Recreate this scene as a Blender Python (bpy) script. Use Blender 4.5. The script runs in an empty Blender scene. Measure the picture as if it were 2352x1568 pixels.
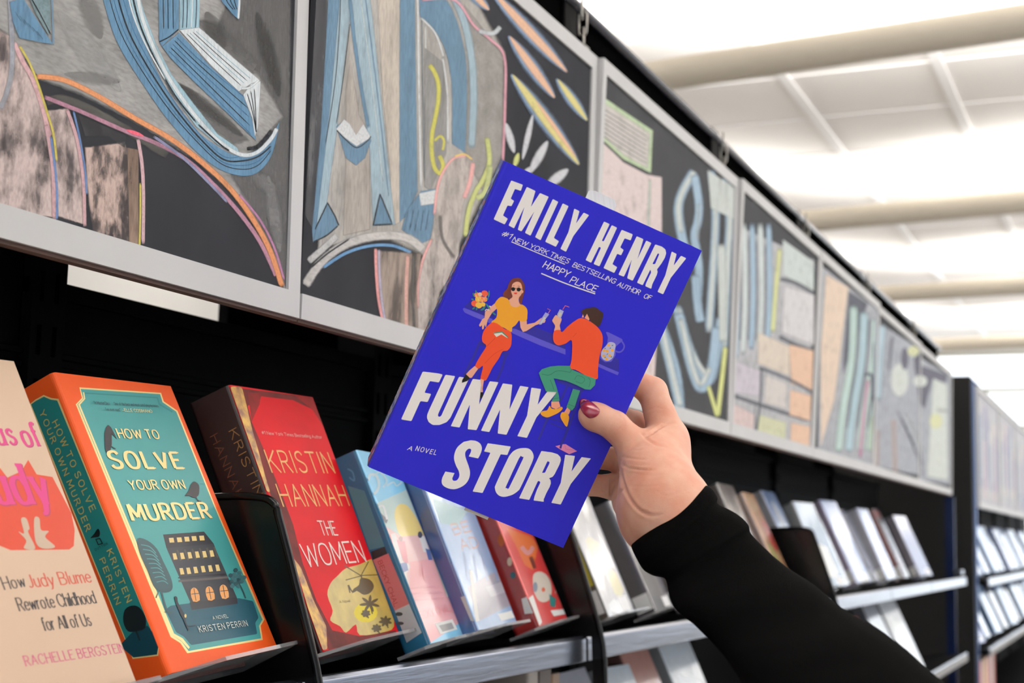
import bpy, bmesh, math, random
import numpy as np
from mathutils import Vector, Matrix, Euler
from mathutils.geometry import tessellate_polygon

# ------------------------------------------------------------------ camera, world, lights, exposure
SC = bpy.context.scene
COL = SC.collection
IW, IH = 2352, 1568
FPX = 3267.0
CAM_R = np.array([[0.40538, 0.13153, 0.90464],      # world X (along the shelf run) in camera axes (right, down, forward)
                  [-0.91381, 0.03149, 0.40492],     # world Y (into the shelf)
                  [0.02477, -0.99081, 0.13296]])    # world Z
CAM_C = np.array([0.0, 0.0, 1.5])
cam_data = bpy.data.cameras.new('camera')
cam = bpy.data.objects.new('camera', cam_data)
COL.objects.link(cam)
cam_data.sensor_width = 36.0
cam_data.lens = FPX * 36.0 / IW
cam_data.clip_start = 0.02
cam_data.clip_end = 200
mw = Matrix.Identity(4)
for i in range(3):
    mw[i][0] = CAM_R[i, 0]
    mw[i][1] = -CAM_R[i, 1]
    mw[i][2] = -CAM_R[i, 2]
    mw[i][3] = CAM_C[i]
cam.matrix_world = mw
cam_data.dof.use_dof = True
cam_data.dof.focus_distance = 1.10
cam_data.dof.aperture_fstop = 8.5
cam_data.dof.aperture_blades = 0
SC.camera = cam

world = bpy.data.worlds.new('daylight')
SC.world = world
world.use_nodes = True
bgn = world.node_tree.nodes['Background']
bgn.inputs[0].default_value = (0.88, 0.94, 1.0, 1)
bgn.inputs[1].default_value = 2.9

SC.view_settings.view_transform = 'Standard'
SC.view_settings.look = 'None'
SC.view_settings.exposure = -0.2
SC.view_settings.gamma = 1.0
SC.view_settings.use_curve_mapping = False
SC.cycles.use_denoising = True
SC.cycles.max_bounces = 6
SC.cycles.transparent_max_bounces = 16
SC.cycles.sample_clamp_indirect = 4.0


def area(name, loc, rot, sx, sy, power, color=(1, 1, 1)):
    d = bpy.data.lights.new(name, 'AREA')
    d.shape = 'RECTANGLE'; d.size = sx; d.size_y = sy; d.energy = power; d.color = color
    o = bpy.data.objects.new(name, d); o.location = loc; o.rotation_euler = rot
    COL.objects.link(o); return o


TUBE_X = [-0.2, 2.4, 5.02, 7.72, 10.25, 13.1]        # the ceiling's round light beams, seen one behind the other
TUBE_Z = 3.27
CEIL_Z = 3.55
TUBE_ROT = math.radians(6.0)
for i, tx in enumerate(TUBE_X):
    # uplight of each beam: a linear lamp on its far side, shining at the ceiling
    area('beam_uplight', (tx + 0.16, 1.0, TUBE_Z - 0.02), (math.pi, 0, math.pi / 2 + TUBE_ROT), 11.0, 0.12, 430, (1.0, 0.975, 0.94))
# unseen fill lights added under the ceiling, over the aisle on the camera's side
for (lx, ly) in ((-0.8, -1.1), (1.6, -1.1), (4.0, -1.1), (6.6, -1.1)):
    area('aisle_fill', (lx, ly, CEIL_Z - 0.03), (0, 0, 0), 1.2, 0.6, 14, (1.0, 0.965, 0.93))


# ------------------------------------------------------------------ helpers
def lin(c):
    c = c / 255.0
    return c / 12.92 if c <= 0.04045 else ((c + 0.055) / 1.055) ** 2.4


def rgb(r, g=None, b=None, k=1.0):
    if g is None:
        r, g, b = r
    return (min(lin(r) * k, 1), min(lin(g) * k, 1), min(lin(b) * k, 1), 1)


def ray(x, y):
    d = CAM_R @ np.array([x - IW / 2, y - IH / 2, FPX])
    return d


def on_y(x, y, Y):
    d = ray(x, y); return CAM_C + d * (Y - CAM_C[1]) / d[1]


def on_x(x, y, X):
    d = ray(x, y); return CAM_C + d * (X - CAM_C[0]) / d[0]


def on_plane(x, y, o, n):
    d = ray(x, y); t = np.dot(np.asarray(o) - CAM_C, n) / np.dot(d, n)
    return CAM_C + d * t


def at_depth(x, y, z):
    """point at camera depth z (metres) behind photo pixel x, y"""
    return CAM_C + ray(x, y) / FPX * z


_mats = {}


def mat(name, col, rough=0.5, metal=0.0, spec=0.5, coat=0.0, coat_rough=0.1, noise=0.0, nscale=30.0, col2=None,
        bump=0.0, bscale=200.0, sheen=0.0, sss=0.0, alpha=1.0, thresh=None, stretch=(1, 1, 1)):
    if name in _mats:
        return _mats[name]
    m = bpy.data.materials.new(name); m.use_nodes = True
    nt = m.node_tree; b = nt.nodes['Principled BSDF']
    b.inputs['Base Color'].default_value = col
    b.inputs['Roughness'].default_value = rough
    b.inputs['Metallic'].default_value = metal
    b.inputs['Specular IOR Level'].default_value = spec
    b.inputs['Coat Weight'].default_value = coat
    b.inputs['Coat Roughness'].default_value = coat_rough
    b.inputs['Sheen Weight'].default_value = sheen
    b.inputs['Alpha'].default_value = alpha
    if sss:
        b.inputs['Subsurface Weight'].default_value = sss
        b.inputs['Subsurface Radius'].default_value = (0.006, 0.0025, 0.0012)
        b.inputs['Subsurface Scale'].default_value = 1.0
    if noise or bump:
        tc = nt.nodes.new('ShaderNodeTexCoord'); mp = nt.nodes.new('ShaderNodeMapping')
        mp.inputs['Scale'].default_value = stretch
        nt.links.new(tc.outputs['Object'], mp.inputs['Vector'])
    if noise:
        n = nt.nodes.new('ShaderNodeTexNoise'); n.inputs['Scale'].default_value = nscale
        n.inputs['Detail'].default_value = 5
        nt.links.new(mp.outputs[0], n.inputs['Vector'])
        r = nt.nodes.new('ShaderNodeValToRGB')
        lo, hi = thresh if thresh else (0.35, 0.65)
        r.color_ramp.elements[0].position = lo; r.color_ramp.elements[1].position = hi
        c2 = col2 if col2 else tuple(v * (1 - noise) for v in col[:3]) + (1,)
        r.color_ramp.elements[0].color = c2; r.color_ramp.elements[1].color = col
        nt.links.new(n.outputs[0], r.inputs[0]); nt.links.new(r.outputs[0], b.inputs['Base Color'])
    if bump:
        n2 = nt.nodes.new('ShaderNodeTexNoise'); n2.inputs['Scale'].default_value = bscale
        n2.inputs['Detail'].default_value = 4
        nt.links.new(mp.outputs[0], n2.inputs['Vector'])
        bp = nt.nodes.new('ShaderNodeBump'); bp.inputs['Strength'].default_value = bump
        bp.inputs['Distance'].default_value = 0.001
        nt.links.new(n2.outputs[0], bp.inputs['Height'])
        nt.links.new(bp.outputs[0], b.inputs['Normal'])
        if coat:
            nt.links.new(bp.outputs[0], b.inputs['Coat Normal'])
    _mats[name] = m
    return m


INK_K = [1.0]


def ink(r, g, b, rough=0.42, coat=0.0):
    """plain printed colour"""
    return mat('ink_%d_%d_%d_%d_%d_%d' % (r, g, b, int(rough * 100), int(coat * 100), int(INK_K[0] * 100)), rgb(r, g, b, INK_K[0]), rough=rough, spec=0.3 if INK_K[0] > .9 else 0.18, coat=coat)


def chalk(r, g, b, cover=0.8, soft=0.25, streak=0, grain=True, floor=0.45, fe=2.5):
    """chalk rubbed on slate: lets the board show through by a fine grain and broad smudges"""
    name = 'chalk_%d_%d_%d_%d_%d_%d_%d' % (r, g, b, int(cover * 100), int(soft * 100), streak, int(grain))
    if name in _mats:
        return _mats[name]
    m = bpy.data.materials.new(name); m.use_nodes = True; m['fe'] = fe
    nt = m.node_tree; bs = nt.nodes['Principled BSDF']; out = nt.nodes['Material Output']
    bs.inputs['Base Color'].default_value = rgb(r, g, b)
    bs.inputs['Roughness'].default_value = 0.95; bs.inputs['Specular IOR Level'].default_value = 0.1
    tc = nt.nodes.new('ShaderNodeTexCoord'); mp = nt.nodes.new('ShaderNodeMapping')
    mp.inputs['Scale'].default_value = {0: (1, 1, 1), 1: (1, 1, .22), 2: (.3, 1, 1), 3: (1, 1, .5)}[streak]
    nt.links.new(tc.outputs['Object'], mp.inputs[0])
    n1 = nt.nodes.new('ShaderNodeTexNoise'); n1.inputs['Scale'].default_value = 45; n1.inputs['Detail'].default_value = 6
    n1.inputs['Roughness'].default_value = 0.6
    nt.links.new(mp.outputs[0], n1.inputs['Vector'])
    mr = nt.nodes.new('ShaderNodeMapRange')
    mid = 0.5 - (cover - 0.5) * 0.42
    mr.inputs['From Min'].default_value = mid - soft / 2; mr.inputs['From Max'].default_value = mid + soft / 2
    mr.inputs['To Min'].default_value = floor if cover > 0.7 else floor * 0.3
    nt.links.new(n1.outputs[0], mr.inputs['Value'])
    fac = mr.outputs[0]
    if grain:
        n2 = nt.nodes.new('ShaderNodeTexNoise'); n2.inputs['Scale'].default_value = 420; n2.inputs['Detail'].default_value = 2
        nt.links.new(mp.outputs[0], n2.inputs['Vector'])
        m2 = nt.nodes.new('ShaderNodeMapRange'); m2.inputs['From Min'].default_value = 0.3; m2.inputs['From Max'].default_value = 0.62
        m2.inputs['To Min'].default_value = 0.78
        nt.links.new(n2.outputs[0], m2.inputs['Value'])
        mu = nt.nodes.new('ShaderNodeMath'); mu.operation = 'MULTIPLY'
        nt.links.new(fac, mu.inputs[0]); nt.links.new(m2.outputs[0], mu.inputs[1]); fac = mu.outputs[0]
        # crumbling edge: the coverage stored on the mesh thins out towards the rim of each stroke
        at = nt.nodes.new('ShaderNodeAttribute'); at.attribute_name = 'cover'
        ma = nt.nodes.new('ShaderNodeMath'); ma.operation = 'MULTIPLY'; ma.inputs[1].default_value = 1.7
        nt.links.new(at.outputs['Fac'], ma.inputs[0])
        mb = nt.nodes.new('ShaderNodeMath'); mb.operation = 'MULTIPLY'; mb.inputs[1].default_value = 1.0
        nt.links.new(n2.outputs[0], mb.inputs[0])
        mc = nt.nodes.new('ShaderNodeMath'); mc.operation = 'SUBTRACT'; mc.use_clamp = True
        nt.links.new(ma.outputs[0], mc.inputs[0]); nt.links.new(mb.outputs[0], mc.inputs[1])
        md = nt.nodes.new('ShaderNodeMath'); md.operation = 'MULTIPLY'
        nt.links.new(fac, md.inputs[0]); nt.links.new(mc.outputs[0], md.inputs[1]); fac = md.outputs[0]
    tr = nt.nodes.new('ShaderNodeBsdfTransparent'); mx = nt.nodes.new('ShaderNodeMixShader')
    nt.links.new(fac, mx.inputs[0]); nt.links.new(tr.outputs[0], mx.inputs[1]); nt.links.new(bs.outputs[0], mx.inputs[2])
    nt.links.new(mx.outputs[0], out.inputs[0])
    _mats[name] = m
    return m


class Mesh:
    """collects geometry in world coordinates, with a material per face, and links it as one object"""
    def __init__(s):
        s.v = []; s.f = []; s.mi = []; s.mats = []; s.k = 0; s.cov = {}

    def m(s, mt):
        if mt not in s.mats:
            s.mats.append(mt)
        return s.mats.index(mt)

    def add(s, verts, faces, mt, cov=None):
        b = len(s.v)
        if cov is not None:
            for q, c in enumerate(cov): s.cov[b + q] = c
        s.v += [tuple(map(float, p)) for p in verts]; i = s.m(mt)
        for f in faces:
            s.f.append(tuple(b + q for q in f)); s.mi.append(i)

    def box(s, lo, hi, mt, M=None):
        x0, y0, z0 = lo; x1, y1, z1 = hi
        vs = [(x0, y0, z0), (x1, y0, z0), (x1, y1, z0), (x0, y1, z0), (x0, y0, z1), (x1, y0, z1), (x1, y1, z1), (x0, y1, z1)]
        if M is not None:
            vs = [M @ Vector(p) for p in vs]
        s.add(vs, [(0, 3, 2, 1), (4, 5, 6, 7), (0, 1, 5, 4), (1, 2, 6, 5), (2, 3, 7, 6), (3, 0, 4, 7)], mt)

    def prism(s, prof, axis_fn, mt, closed=True):
        """prof: list of 2D points; axis_fn(p, t) -> 3D for t in (0, 1)"""
        n = len(prof)
        a = [axis_fn(p, 0) for p in prof]; b = [axis_fn(p, 1) for p in prof]
        fs = [(i, (i + 1) % n, n + (i + 1) % n, n + i) for i in range(n if closed else n - 1)]
        s.add(a + b, fs, mt)
        tri = tessellate_polygon([[Vector((p[0], p[1], 0)) for p in prof]])
        s.add(a, [t for t in tri], mt); s.add(b, [t[::-1] for t in tri], mt)

    def tube(s, pts, r, mt, n=8, cap=True):
        pts = [Vector(p) for p in pts]; vs = []; fs = []
        for i, p in enumerate(pts):
            d = (pts[min(i + 1, len(pts) - 1)] - pts[max(i - 1, 0)]).normalized()
            up = Vector((0, 0, 1)) if abs(d.z) < 0.9 else Vector((1, 0, 0))
            a = d.cross(up).normalized(); b = d.cross(a)
            rr = r[i] if isinstance(r, (list, tuple)) else r
            for k in range(n):
                t = 2 * math.pi * k / n
                vs.append(p + (a * math.cos(t) + b * math.sin(t)) * rr)
        for i in range(len(pts) - 1):
            for k in range(n):
                k2 = (k + 1) % n
                fs.append((i * n + k, i * n + k2, (i + 1) * n + k2, (i + 1) * n + k))
        if cap:
            fs.append(tuple(range(n))[::-1]); fs.append(tuple((len(pts) - 1) * n + k for k in range(n)))
        s.add(vs, fs, mt)

    def build(s, name, parent=None, smooth=False, bevel=0.0, base=None, loc=None):
        me = bpy.data.meshes.new(name)
        org = Vector(loc) if loc is not None else (Vector(parent['_loc']) if parent is not None else Vector((0, 0, 0)))
        me.from_pydata([tuple(Vector(p) - org) for p in s.v], [], s.f)
        for mt in s.mats:
            me.materials.append(mt)
        me.polygons.foreach_set('material_index', s.mi)
        if smooth:
            me.polygons.foreach_set('use_smooth', [True] * len(me.polygons))
        if s.cov:
            at = me.attributes.new('cover', 'FLOAT', 'POINT')
            at.data.foreach_set('value', [float(s.cov.get(q, 1.0)) for q in range(len(s.v))])
        me.update()
        o = bpy.data.objects.new(name, me); COL.objects.link(o)
        if parent is not None:
            o.parent = parent
            if loc is not None:
                o.location = org - Vector(parent['_loc'])
            o['_loc'] = list(org)
        else:
            o.location = org; o['_loc'] = list(org)
        if bevel:
            bm = o.modifiers.new('bevel', 'BEVEL'); bm.width = bevel; bm.segments = 2; bm.limit_method = 'ANGLE'
            bm.angle_limit = math.radians(40)
        return o


def tag(o, label=None, cat=None, group=None, kind=None):
    if label: o['label'] = label
    if cat: o['category'] = cat
    if group: o['group'] = group
    if kind: o['kind'] = kind
    return o


def thing(name, label, cat, loc, group=None):
    o = bpy.data.objects.new(name, None); COL.objects.link(o)
    o.empty_display_size = 0.03
    o.location = loc; o['_loc'] = [float(v) for v in loc]
    return tag(o, label, cat, group)


def copy_tree(o, parent=None):
    c = o.copy(); COL.objects.link(c)
    c.parent = parent
    for ch in list(o.children):
        copy_tree(ch, c)
    return c


# ------------------------------------------------------------------ flat artwork on a surface
def smooth_line(pts, closed=False, n=6):
    if len(pts) < 3:
        return list(pts)
    P = [np.array(p, float) for p in pts]; out = []
    N = len(P)
    for i in range(N if closed else N - 1):
        p0 = P[(i - 1) % N] if closed or i > 0 else P[i]
        p1 = P[i]; p2 = P[(i + 1) % N]
        p3 = P[(i + 2) % N] if closed or i + 2 < N else p2
        for k in range(n):
            t = k / n
            out.append(0.5 * ((2 * p1) + (-p0 + p2) * t + (2 * p0 - 5 * p1 + 4 * p2 - p3) * t * t + (-p0 + 3 * p1 - 3 * p2 + p3) * t ** 3))
    if not closed:
        out.append(P[-1])
    return [tuple(p) for p in out]


def round_poly(pts, r):
    out = []; n = len(pts)
    for i in range(n):
        p = np.array(pts[i], float); a = np.array(pts[i - 1], float); b = np.array(pts[(i + 1) % n], float)
        da = a - p; db = b - p; la = np.linalg.norm(da); lb = np.linalg.norm(db)
        if la < 1e-9 or lb < 1e-9:
            continue
        q = min(r, la * 0.4, lb * 0.4)
        A = p + da / la * q; B = p + db / lb * q
        out += [tuple(A), tuple((A + 2 * p + B) / 4), tuple(B)]
    return out


def ribbon(pts, w, w2=None, taper=False):
    """outline of a stroke of half-widths by an elliptic nib (w wide in x, w2 in y)"""
    P = [np.array(p, float) for p in pts]; L = []; R_ = []
    n = len(P); w2 = w if w2 is None else w2
    for i in range(n):
        d = P[min(i + 1, n - 1)] - P[max(i - 1, 0)]
        l = np.linalg.norm(d)
        if l < 1e-9:
            d = np.array([1.0, 0]); l = 1
        d /= l; nn = np.array([-d[1], d[0]])
        h = math.sqrt((w / 2 * nn[0]) ** 2 + (w2 / 2 * nn[1]) ** 2)
        if taper:
            h *= math.sin(math.pi * min(max((i + .35) / (n - .3), 0), 1)) ** 0.6
        L.append(tuple(P[i] + nn * h)); R_.append(tuple(P[i] - nn * h))
    return L, R_


class Art:
    """adds flat coloured shapes to a Mesh, in photo pixels or in local units, stacked a hair above the surface"""
    def __init__(s, mesh, surf, s0=1.0, ox=0.0, oy=0.0, eps=8e-6, k0=1):
        s.M = mesh; s.surf = surf; s.s = s0; s.ox = ox; s.oy = oy; s.eps = eps; s.k = k0; s.sub = 0

    def at(s, sc, ox, oy):
        s.s = sc; s.ox = ox; s.oy = oy; return s

    def P(s, p):
        return s.surf(p[0] / s.s + s.ox, p[1] / s.s + s.oy, s.off)

    def begin(s):
        s.k += 1; s.off = s.k * s.eps; return s

    def poly(s, pts, mt, holes=(), smooth=False, rnd=0, new=True):
        if new: s.begin()
        loops = [list(pts)] + [list(h) for h in holes]
        if smooth: loops = [smooth_line(l, True, 5) for l in loops]
        if rnd: loops = [round_poly(l, rnd) for l in loops]
        fe = mt.get('fe') if mt is not None else None
        if fe:
            pts = [np.array(p, float) for p in loops[0]]; n = len(pts); w = fe * s.s
            A2 = sum(pts[i][0] * pts[(i + 1) % n][1] - pts[(i + 1) % n][0] * pts[i][1] for i in range(n))
            sg = 1 if A2 > 0 else -1; inn = []; out = []
            for i in range(n):
                e1 = pts[i] - pts[i - 1]; e2 = pts[(i + 1) % n] - pts[i]
                e1 /= max(np.linalg.norm(e1), 1e-6); e2 /= max(np.linalg.norm(e2), 1e-6)
                nn = np.array([e1[1] + e2[1], -e1[0] - e2[0]]) * sg; l = np.linalg.norm(nn)
                nn = nn / l if l > 0.2 else nn * 0
                inn.append(tuple(pts[i] - nn * w * 0.6)); out.append(tuple(pts[i] + nn * w * 0.9))
            s.M.add([s.P(p) for p in inn] + [s.P(p) for p in out], [(i, (i + 1) % n, n + (i + 1) % n, n + i) for i in range(n)], mt, [1.0] * n + [0.15] * n)
            loops = [inn]
        tri = tessellate_polygon([[Vector((p[0], p[1], 0)) for p in l] for l in loops])
        flat = [p for l in loops for p in l]
        s.M.add([s.P(p) for p in flat], [tuple(t) for t in tri], mt, [1.0] * len(flat) if fe else None)

    def stroke(s, pts, w, mt, smooth=True, taper=False, new=True, w2=None, n=6):
        if new: s.begin()
        if smooth: pts = smooth_line(pts, False, n)
        elif mt.get('fe'):
            q = []
            for a, b in zip(pts[:-1], pts[1:]):
                q += [(a[0] + (b[0] - a[0]) * t / 6, a[1] + (b[1] - a[1]) * t / 6) for t in range(6)]
            pts = q + [pts[-1]]
        L, R_ = ribbon(pts, w, w2, taper)
        k = len(L)
        if mt.get('fe'):
            lanes = []
            for t in (-0.12, 0.22, 0.78, 1.12):
                lanes.append([s.P((a[0] * (1 - t) + b[0] * t, a[1] * (1 - t) + b[1] * t)) for a, b in zip(L, R_)])
            fs = []
            for j in range(3):
                fs += [(j * k + i, j * k + i + 1, (j + 1) * k + i + 1, (j + 1) * k + i) for i in range(k - 1)]
            cv = []
            for c in (0.12, 1.0, 1.0, 0.12):
                cv += [c * (0.5 if i in (0, k - 1) else 1) for i in range(k)]
            s.M.add([p for l in lanes for p in l], fs, mt, cv)
            return
        vs = [s.P(p) for p in L] + [s.P(p) for p in R_]
        s.M.add(vs, [(i, i + 1, k + i + 1, k + i) for i in range(k - 1)], mt)

    def ell(s, c, a, b, mt, rot=0.0, n=18, new=True):
        cr, sr = math.cos(rot), math.sin(rot)
        pts = [(c[0] + a * math.cos(t) * cr - b * math.sin(t) * sr, c[1] + a * math.cos(t) * sr + b * math.sin(t) * cr)
               for t in [2 * math.pi * i / n for i in range(n)]]
        if new: s.begin()
        s.M.add([s.P(p) for p in pts], [tuple(range(n))], mt)

    def spindle(s, a, b, w, mt, new=True):
        pts = [tuple(np.array(a, float) + (np.array(b, float) - np.array(a, float)) * t / 12) for t in range(13)]
        s.stroke(pts, w, mt, smooth=False, taper=True, new=new)


# a single-line alphabet: width | strokes ("~" = smooth curve), 100 units = capital height
GL = {
 'A': '70|0,0 35,100 70,0|14,36 56,36', 'B': '60|0,0 0,100|~0,100 30,100 48,93 53,76 46,59 28,53 0,53|~0,53 32,53 54,44 60,27 53,9 32,0 0,0',
 'C': '66|~68,78 54,97 36,100 14,90 2,70 0,50 2,30 14,10 36,0 54,3 68,22', 'D': '66|0,0 0,100|~0,100 28,100 50,93 64,74 67,50 64,26 50,7 28,0 0,0',
 'E': '54|52,100 0,100 0,0 54,0|0,53 44,53', 'F': '48|50,100 0,100 0,0|0,52 42,52',
 'G': '68|~66,80 54,97 36,100 14,90 2,70 0,50 2,30 14,10 36,0 54,3 67,16|67,14 67,46 44,46', 'H': '64|0,0 0,100|64,0 64,100|0,52 64,52',
 'I': '0|0,0 0,100', 'J': '34|~34,100 34,50 34,24 26,5 12,0 0,10', 'K': '60|0,0 0,100|60,100 0,42|18,57 62,0', 'L': '48|0,100 0,0 48,0',
 'M': '80|0,0 4,100 40,20 76,100 80,0', 'N': '62|0,0 0,100 62,0 62,100', 'O': '72|~36,100 12,90 0,50 12,10 36,0 60,10 72,50 60,90 36,100',
 'P': '57|0,0 0,100|~0,100 32,100 52,92 57,73 50,54 32,46 0,46', 'R': '60|0,0 0,100|~0,100 32,100 50,92 55,74 48,56 30,50 0,50|28,50 60,0',
 'S': '58|~55,84 44,98 28,100 9,92 2,75 10,60 30,51 50,41 58,25 50,7 30,0 11,4 0,19', 'T': '64|0,100 64,100|32,100 32,0',
 'U': '60|~0,100 0,60 0,30 9,7 30,0 51,7 60,30 60,60 60,100', 'V': '68|0,100 34,0 68,100', 'W': '96|0,100 24,0 48,90 72,0 96,100',
 'Y': '66|0,100 33,46 66,100|33,46 33,0', '#': '60|12,5 28,92|36,5 52,92|2,33 58,33|6,64 62,64', '1': '24|4,78 24,100 24,0', '.': '2|0,0 2,0', "'": '2|0,100 0,80',
 '"': '14|0,100 0,82|14,100 14,82', '-': '60|0,34 60,34',
 'a': '42|~5,54 18,65 34,60 40,44|40,48 40,0|~40,38 14,34 2,20 6,4 22,0 40,15', 'b': '48|0,100 0,0|~0,46 14,64 32,66 46,52 48,33 44,12 30,0 12,2 0,16',
 'c': '44|~43,54 28,66 11,60 1,44 0,30 6,8 22,0 36,4 44,16', 'd': '46|46,100 46,0|~46,46 34,64 16,66 2,52 0,33 4,12 16,0 34,2 46,16',
 'e': '44|~1,36 43,36 40,56 24,66 8,58 0,36 4,12 20,0 34,2 44,14', 'f': '28|~34,92 26,100 16,96 12,82 12,60|12,70 12,0|0,64 28,64',
 'g': '46|46,66 46,-8|~46,-8 38,-26 20,-28 4,-20|~46,46 34,64 16,66 2,52 0,33 4,12 16,0 34,2 46,16', 'h': '40|0,100 0,0|~0,46 14,63 28,66 38,58 40,44 40,30|40,40 40,0',
 'i': '0|0,66 0,0|0,88 0,92', 'k': '38|0,100 0,0|36,66 0,28|12,38 38,0', 'l': '0|0,100 0,0',
 'm': '68|0,66 0,0|~0,46 12,62 24,66 32,58 34,44|34,46 34,0|~34,46 46,62 58,66 66,58 68,44|68,46 68,0', 'n': '40|0,66 0,0|~0,46 14,63 28,66 38,58 40,44|40,46 40,0',
 'o': '48|~24,66 6,58 0,33 6,8 24,0 42,8 48,33 42,58 24,66', 'r': '28|0,66 0,0|~0,42 10,58 20,66 30,63', 's': '36|~34,54 20,66 6,60 4,48 18,36 32,28 36,14 26,2 12,0 0,12',
 't': '30|~14,88 14,40 14,18 20,3 30,1 36,6|0,64 32,64', 'u': '40|~0,66 0,40 0,24 6,5 20,0 34,6 40,22|40,66 40,0', 'v': '44|0,66 22,0 44,66', 'w': '64|0,66 16,0 32,60 48,0 64,66',
 'x': '40|0,66 40,0|40,66 0,0', 'y': '44|0,66 22,0|~44,66 22,0 12,-24 0,-28', 'z': '40|0,66 40,66 0,0 40,0',
}


def glyph_strokes(ch):
    g = GL.get(ch)
    if not g:
        return 30, []
    parts = g.split('|'); w = float(parts[0]); st = []
    for p in parts[1:]:
        sm = p.startswith('~'); q = [tuple(float(v) for v in a.split(',')) for a in p.lstrip('~').split()]
        st.append((q, sm))
    return w, st


def text(art, s, p0, p1, h, mt, nib=(16, 16), serif=0, gap=24, jitter=0, slant=0.0, to_uv=None, space=34, rnd=None):
    """lettering from p0 to p1 along the baseline (plane units given by art), capital height h in the same units"""
    rnd = rnd or random.Random(len(s) * 7 + 1)
    adv = 0; lay = []
    for i, ch in enumerate(s):
        if ch == ' ':
            adv += space; continue
        w, st = glyph_strokes(ch); lay.append((adv, st, ch)); adv += w + gap
    total = adv - gap
    p0 = np.array(p0, float); p1 = np.array(p1, float)
    if to_uv:
        a = to_uv(p0); b = to_uv(p1)
    else:
        a, b = p0, p1
    d = (b - a) / total; L = np.linalg.norm(d)
    up = np.array([-d[1], d[0]]) / L * (h / 100.0)

    def T(q, jx=0, jy=0, jr=0):
        x = q[0] + slant * q[1] + jx; y = q[1] + jy
        return a + d * x + up * y
    sx = L; sy = h / 100.0
    k = 0
    for (x0, st, ch) in lay:
        jx, jy = (rnd.uniform(-jitter, jitter), rnd.uniform(-jitter, jitter)) if jitter else (0, 0)
        js = 1 + (rnd.uniform(-jitter, jitter) / 60 if jitter else 0)
        for (q, sm) in st:
            q2 = [(px * 1.0, py * js) for px, py in q]
            pts = smooth_line(q2, False, 5) if sm else q2
            if not sm and len(pts) > 2:          # keep sharp corners: stroke each leg, overlapping a little
                segs = [[pts[i], pts[i + 1]] for i in range(len(pts) - 1)]
            else:
                segs = [pts]
            for sg in segs:
                if len(sg) == 2:
                    A = np.array(sg[0]); B = np.array(sg[1]); l = np.linalg.norm(B - A); e = (B - A) / max(l, 1e-6)
                    ex = nib[1] * 0.5 if abs(e[1]) > 0.3 else nib[1] * 0.45
                    ex = min(ex, 8)
                    A2 = A - e * (ex if not serif else 0); B2 = B + e * (ex if not serif else 0)
                    sg = [tuple(A2), tuple((A2 + B2) / 2), tuple(B2)]
                Lr, Rr = ribbon(sg, nib[0] * (sy / sx if sx else 1), nib[1])
                art.off = art.k * art.eps + (k % 40) * 3e-7; k += 1
                vs = [art.surf2(T((p[0] + x0, p[1]), jx, jy), art.off) for p in Lr] + [art.surf2(T((p[0] + x0, p[1]), jx, jy), art.off) for p in Rr]
                n = len(Lr)
                art.M.add(vs, [(i, i + 1, n + i + 1, n + i) for i in range(n - 1)], mt)
            if serif and not sm:
                for (ex, ey) in (pts[0], pts[-1]):
                    if min(abs(ey), abs(ey - 100), abs(ey - 66)) < 2 and abs(pts[0][1] - pts[-1][1]) > 30:
                        hw = serif * (sy / sx)
                        q4 = [(x0 + ex - hw, ey - 3), (x0 + ex + hw, ey - 3), (x0 + ex + hw, ey + 4), (x0 + ex - hw, ey + 4)]
                        art.off = art.k * art.eps + (k % 40) * 3e-7; k += 1
                        art.M.add([art.surf2(T(p, jx, jy), art.off) for p in q4], [(0, 1, 2, 3)], mt)
    art.k += 1

# ------------------------------------------------------------------ the room
M_CEIL = mat('ceiling_tile', rgb(244, 239, 234), rough=0.9, bump=0.2, bscale=300)
M_TBAR = mat('ceiling_bar', rgb(252, 250, 248), rough=0.6)
M_TUBE = mat('beam_fabric', rgb(214, 205, 188), rough=0.7)
M_WALL = mat('wall_paint', rgb(226, 224, 220), rough=0.8)
M_FLOOR = mat('carpet', rgb(165, 160, 155), rough=1.0, noise=0.3, nscale=120, bump=0.4)
M_GLASS = mat('window_glass', (1, 1, 1, 1), rough=0.02, alpha=0.06)
M_FRAME = mat('window_frame_metal', rgb(150, 140, 110), rough=0.4, metal=0.4)

m = Mesh(); m.box((-4, -5, -0.05), (16, 6, 0.0), M_FLOOR); tag(m.build('floor'), kind='structure')
m = Mesh(); m.box((-4, -5, CEIL_Z), (16, 6, CEIL_Z + 0.08), M_CEIL); tag(m.build('ceiling'), kind='structure')
m = Mesh()
y = 1.425 + 0.66 * 6
while y > -4.9:
    m.box((-4, y - 0.022, CEIL_Z - 0.014), (16, y + 0.022, CEIL_Z - 0.0005), M_TBAR); y -= 0.66
x = -3.8
while x < 15.9:
    m.box((x - 0.008, -5, CEIL_Z - 0.006), (x + 0.008, 6, CEIL_Z - 0.0004), M_TBAR); x += 0.66
tag(m.build('trim_1'), kind='structure')

# far wall with a tall band of windows; long side wall behind the aisle, also glazed
m = Mesh()
m.box((15.6, -5, 0), (15.8, 6, 0.9), M_WALL); m.box((15.6, -5, 3.5), (15.8, 6, CEIL_Z), M_WALL)
m.box((15.6, -5, 0.9), (15.8, -4.6, 3.5), M_WALL); m.box((15.6, 5.6, 0.9), (15.8, 6, 3.5), M_WALL)
tag(m.build('wall_back'), kind='structure')


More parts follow.
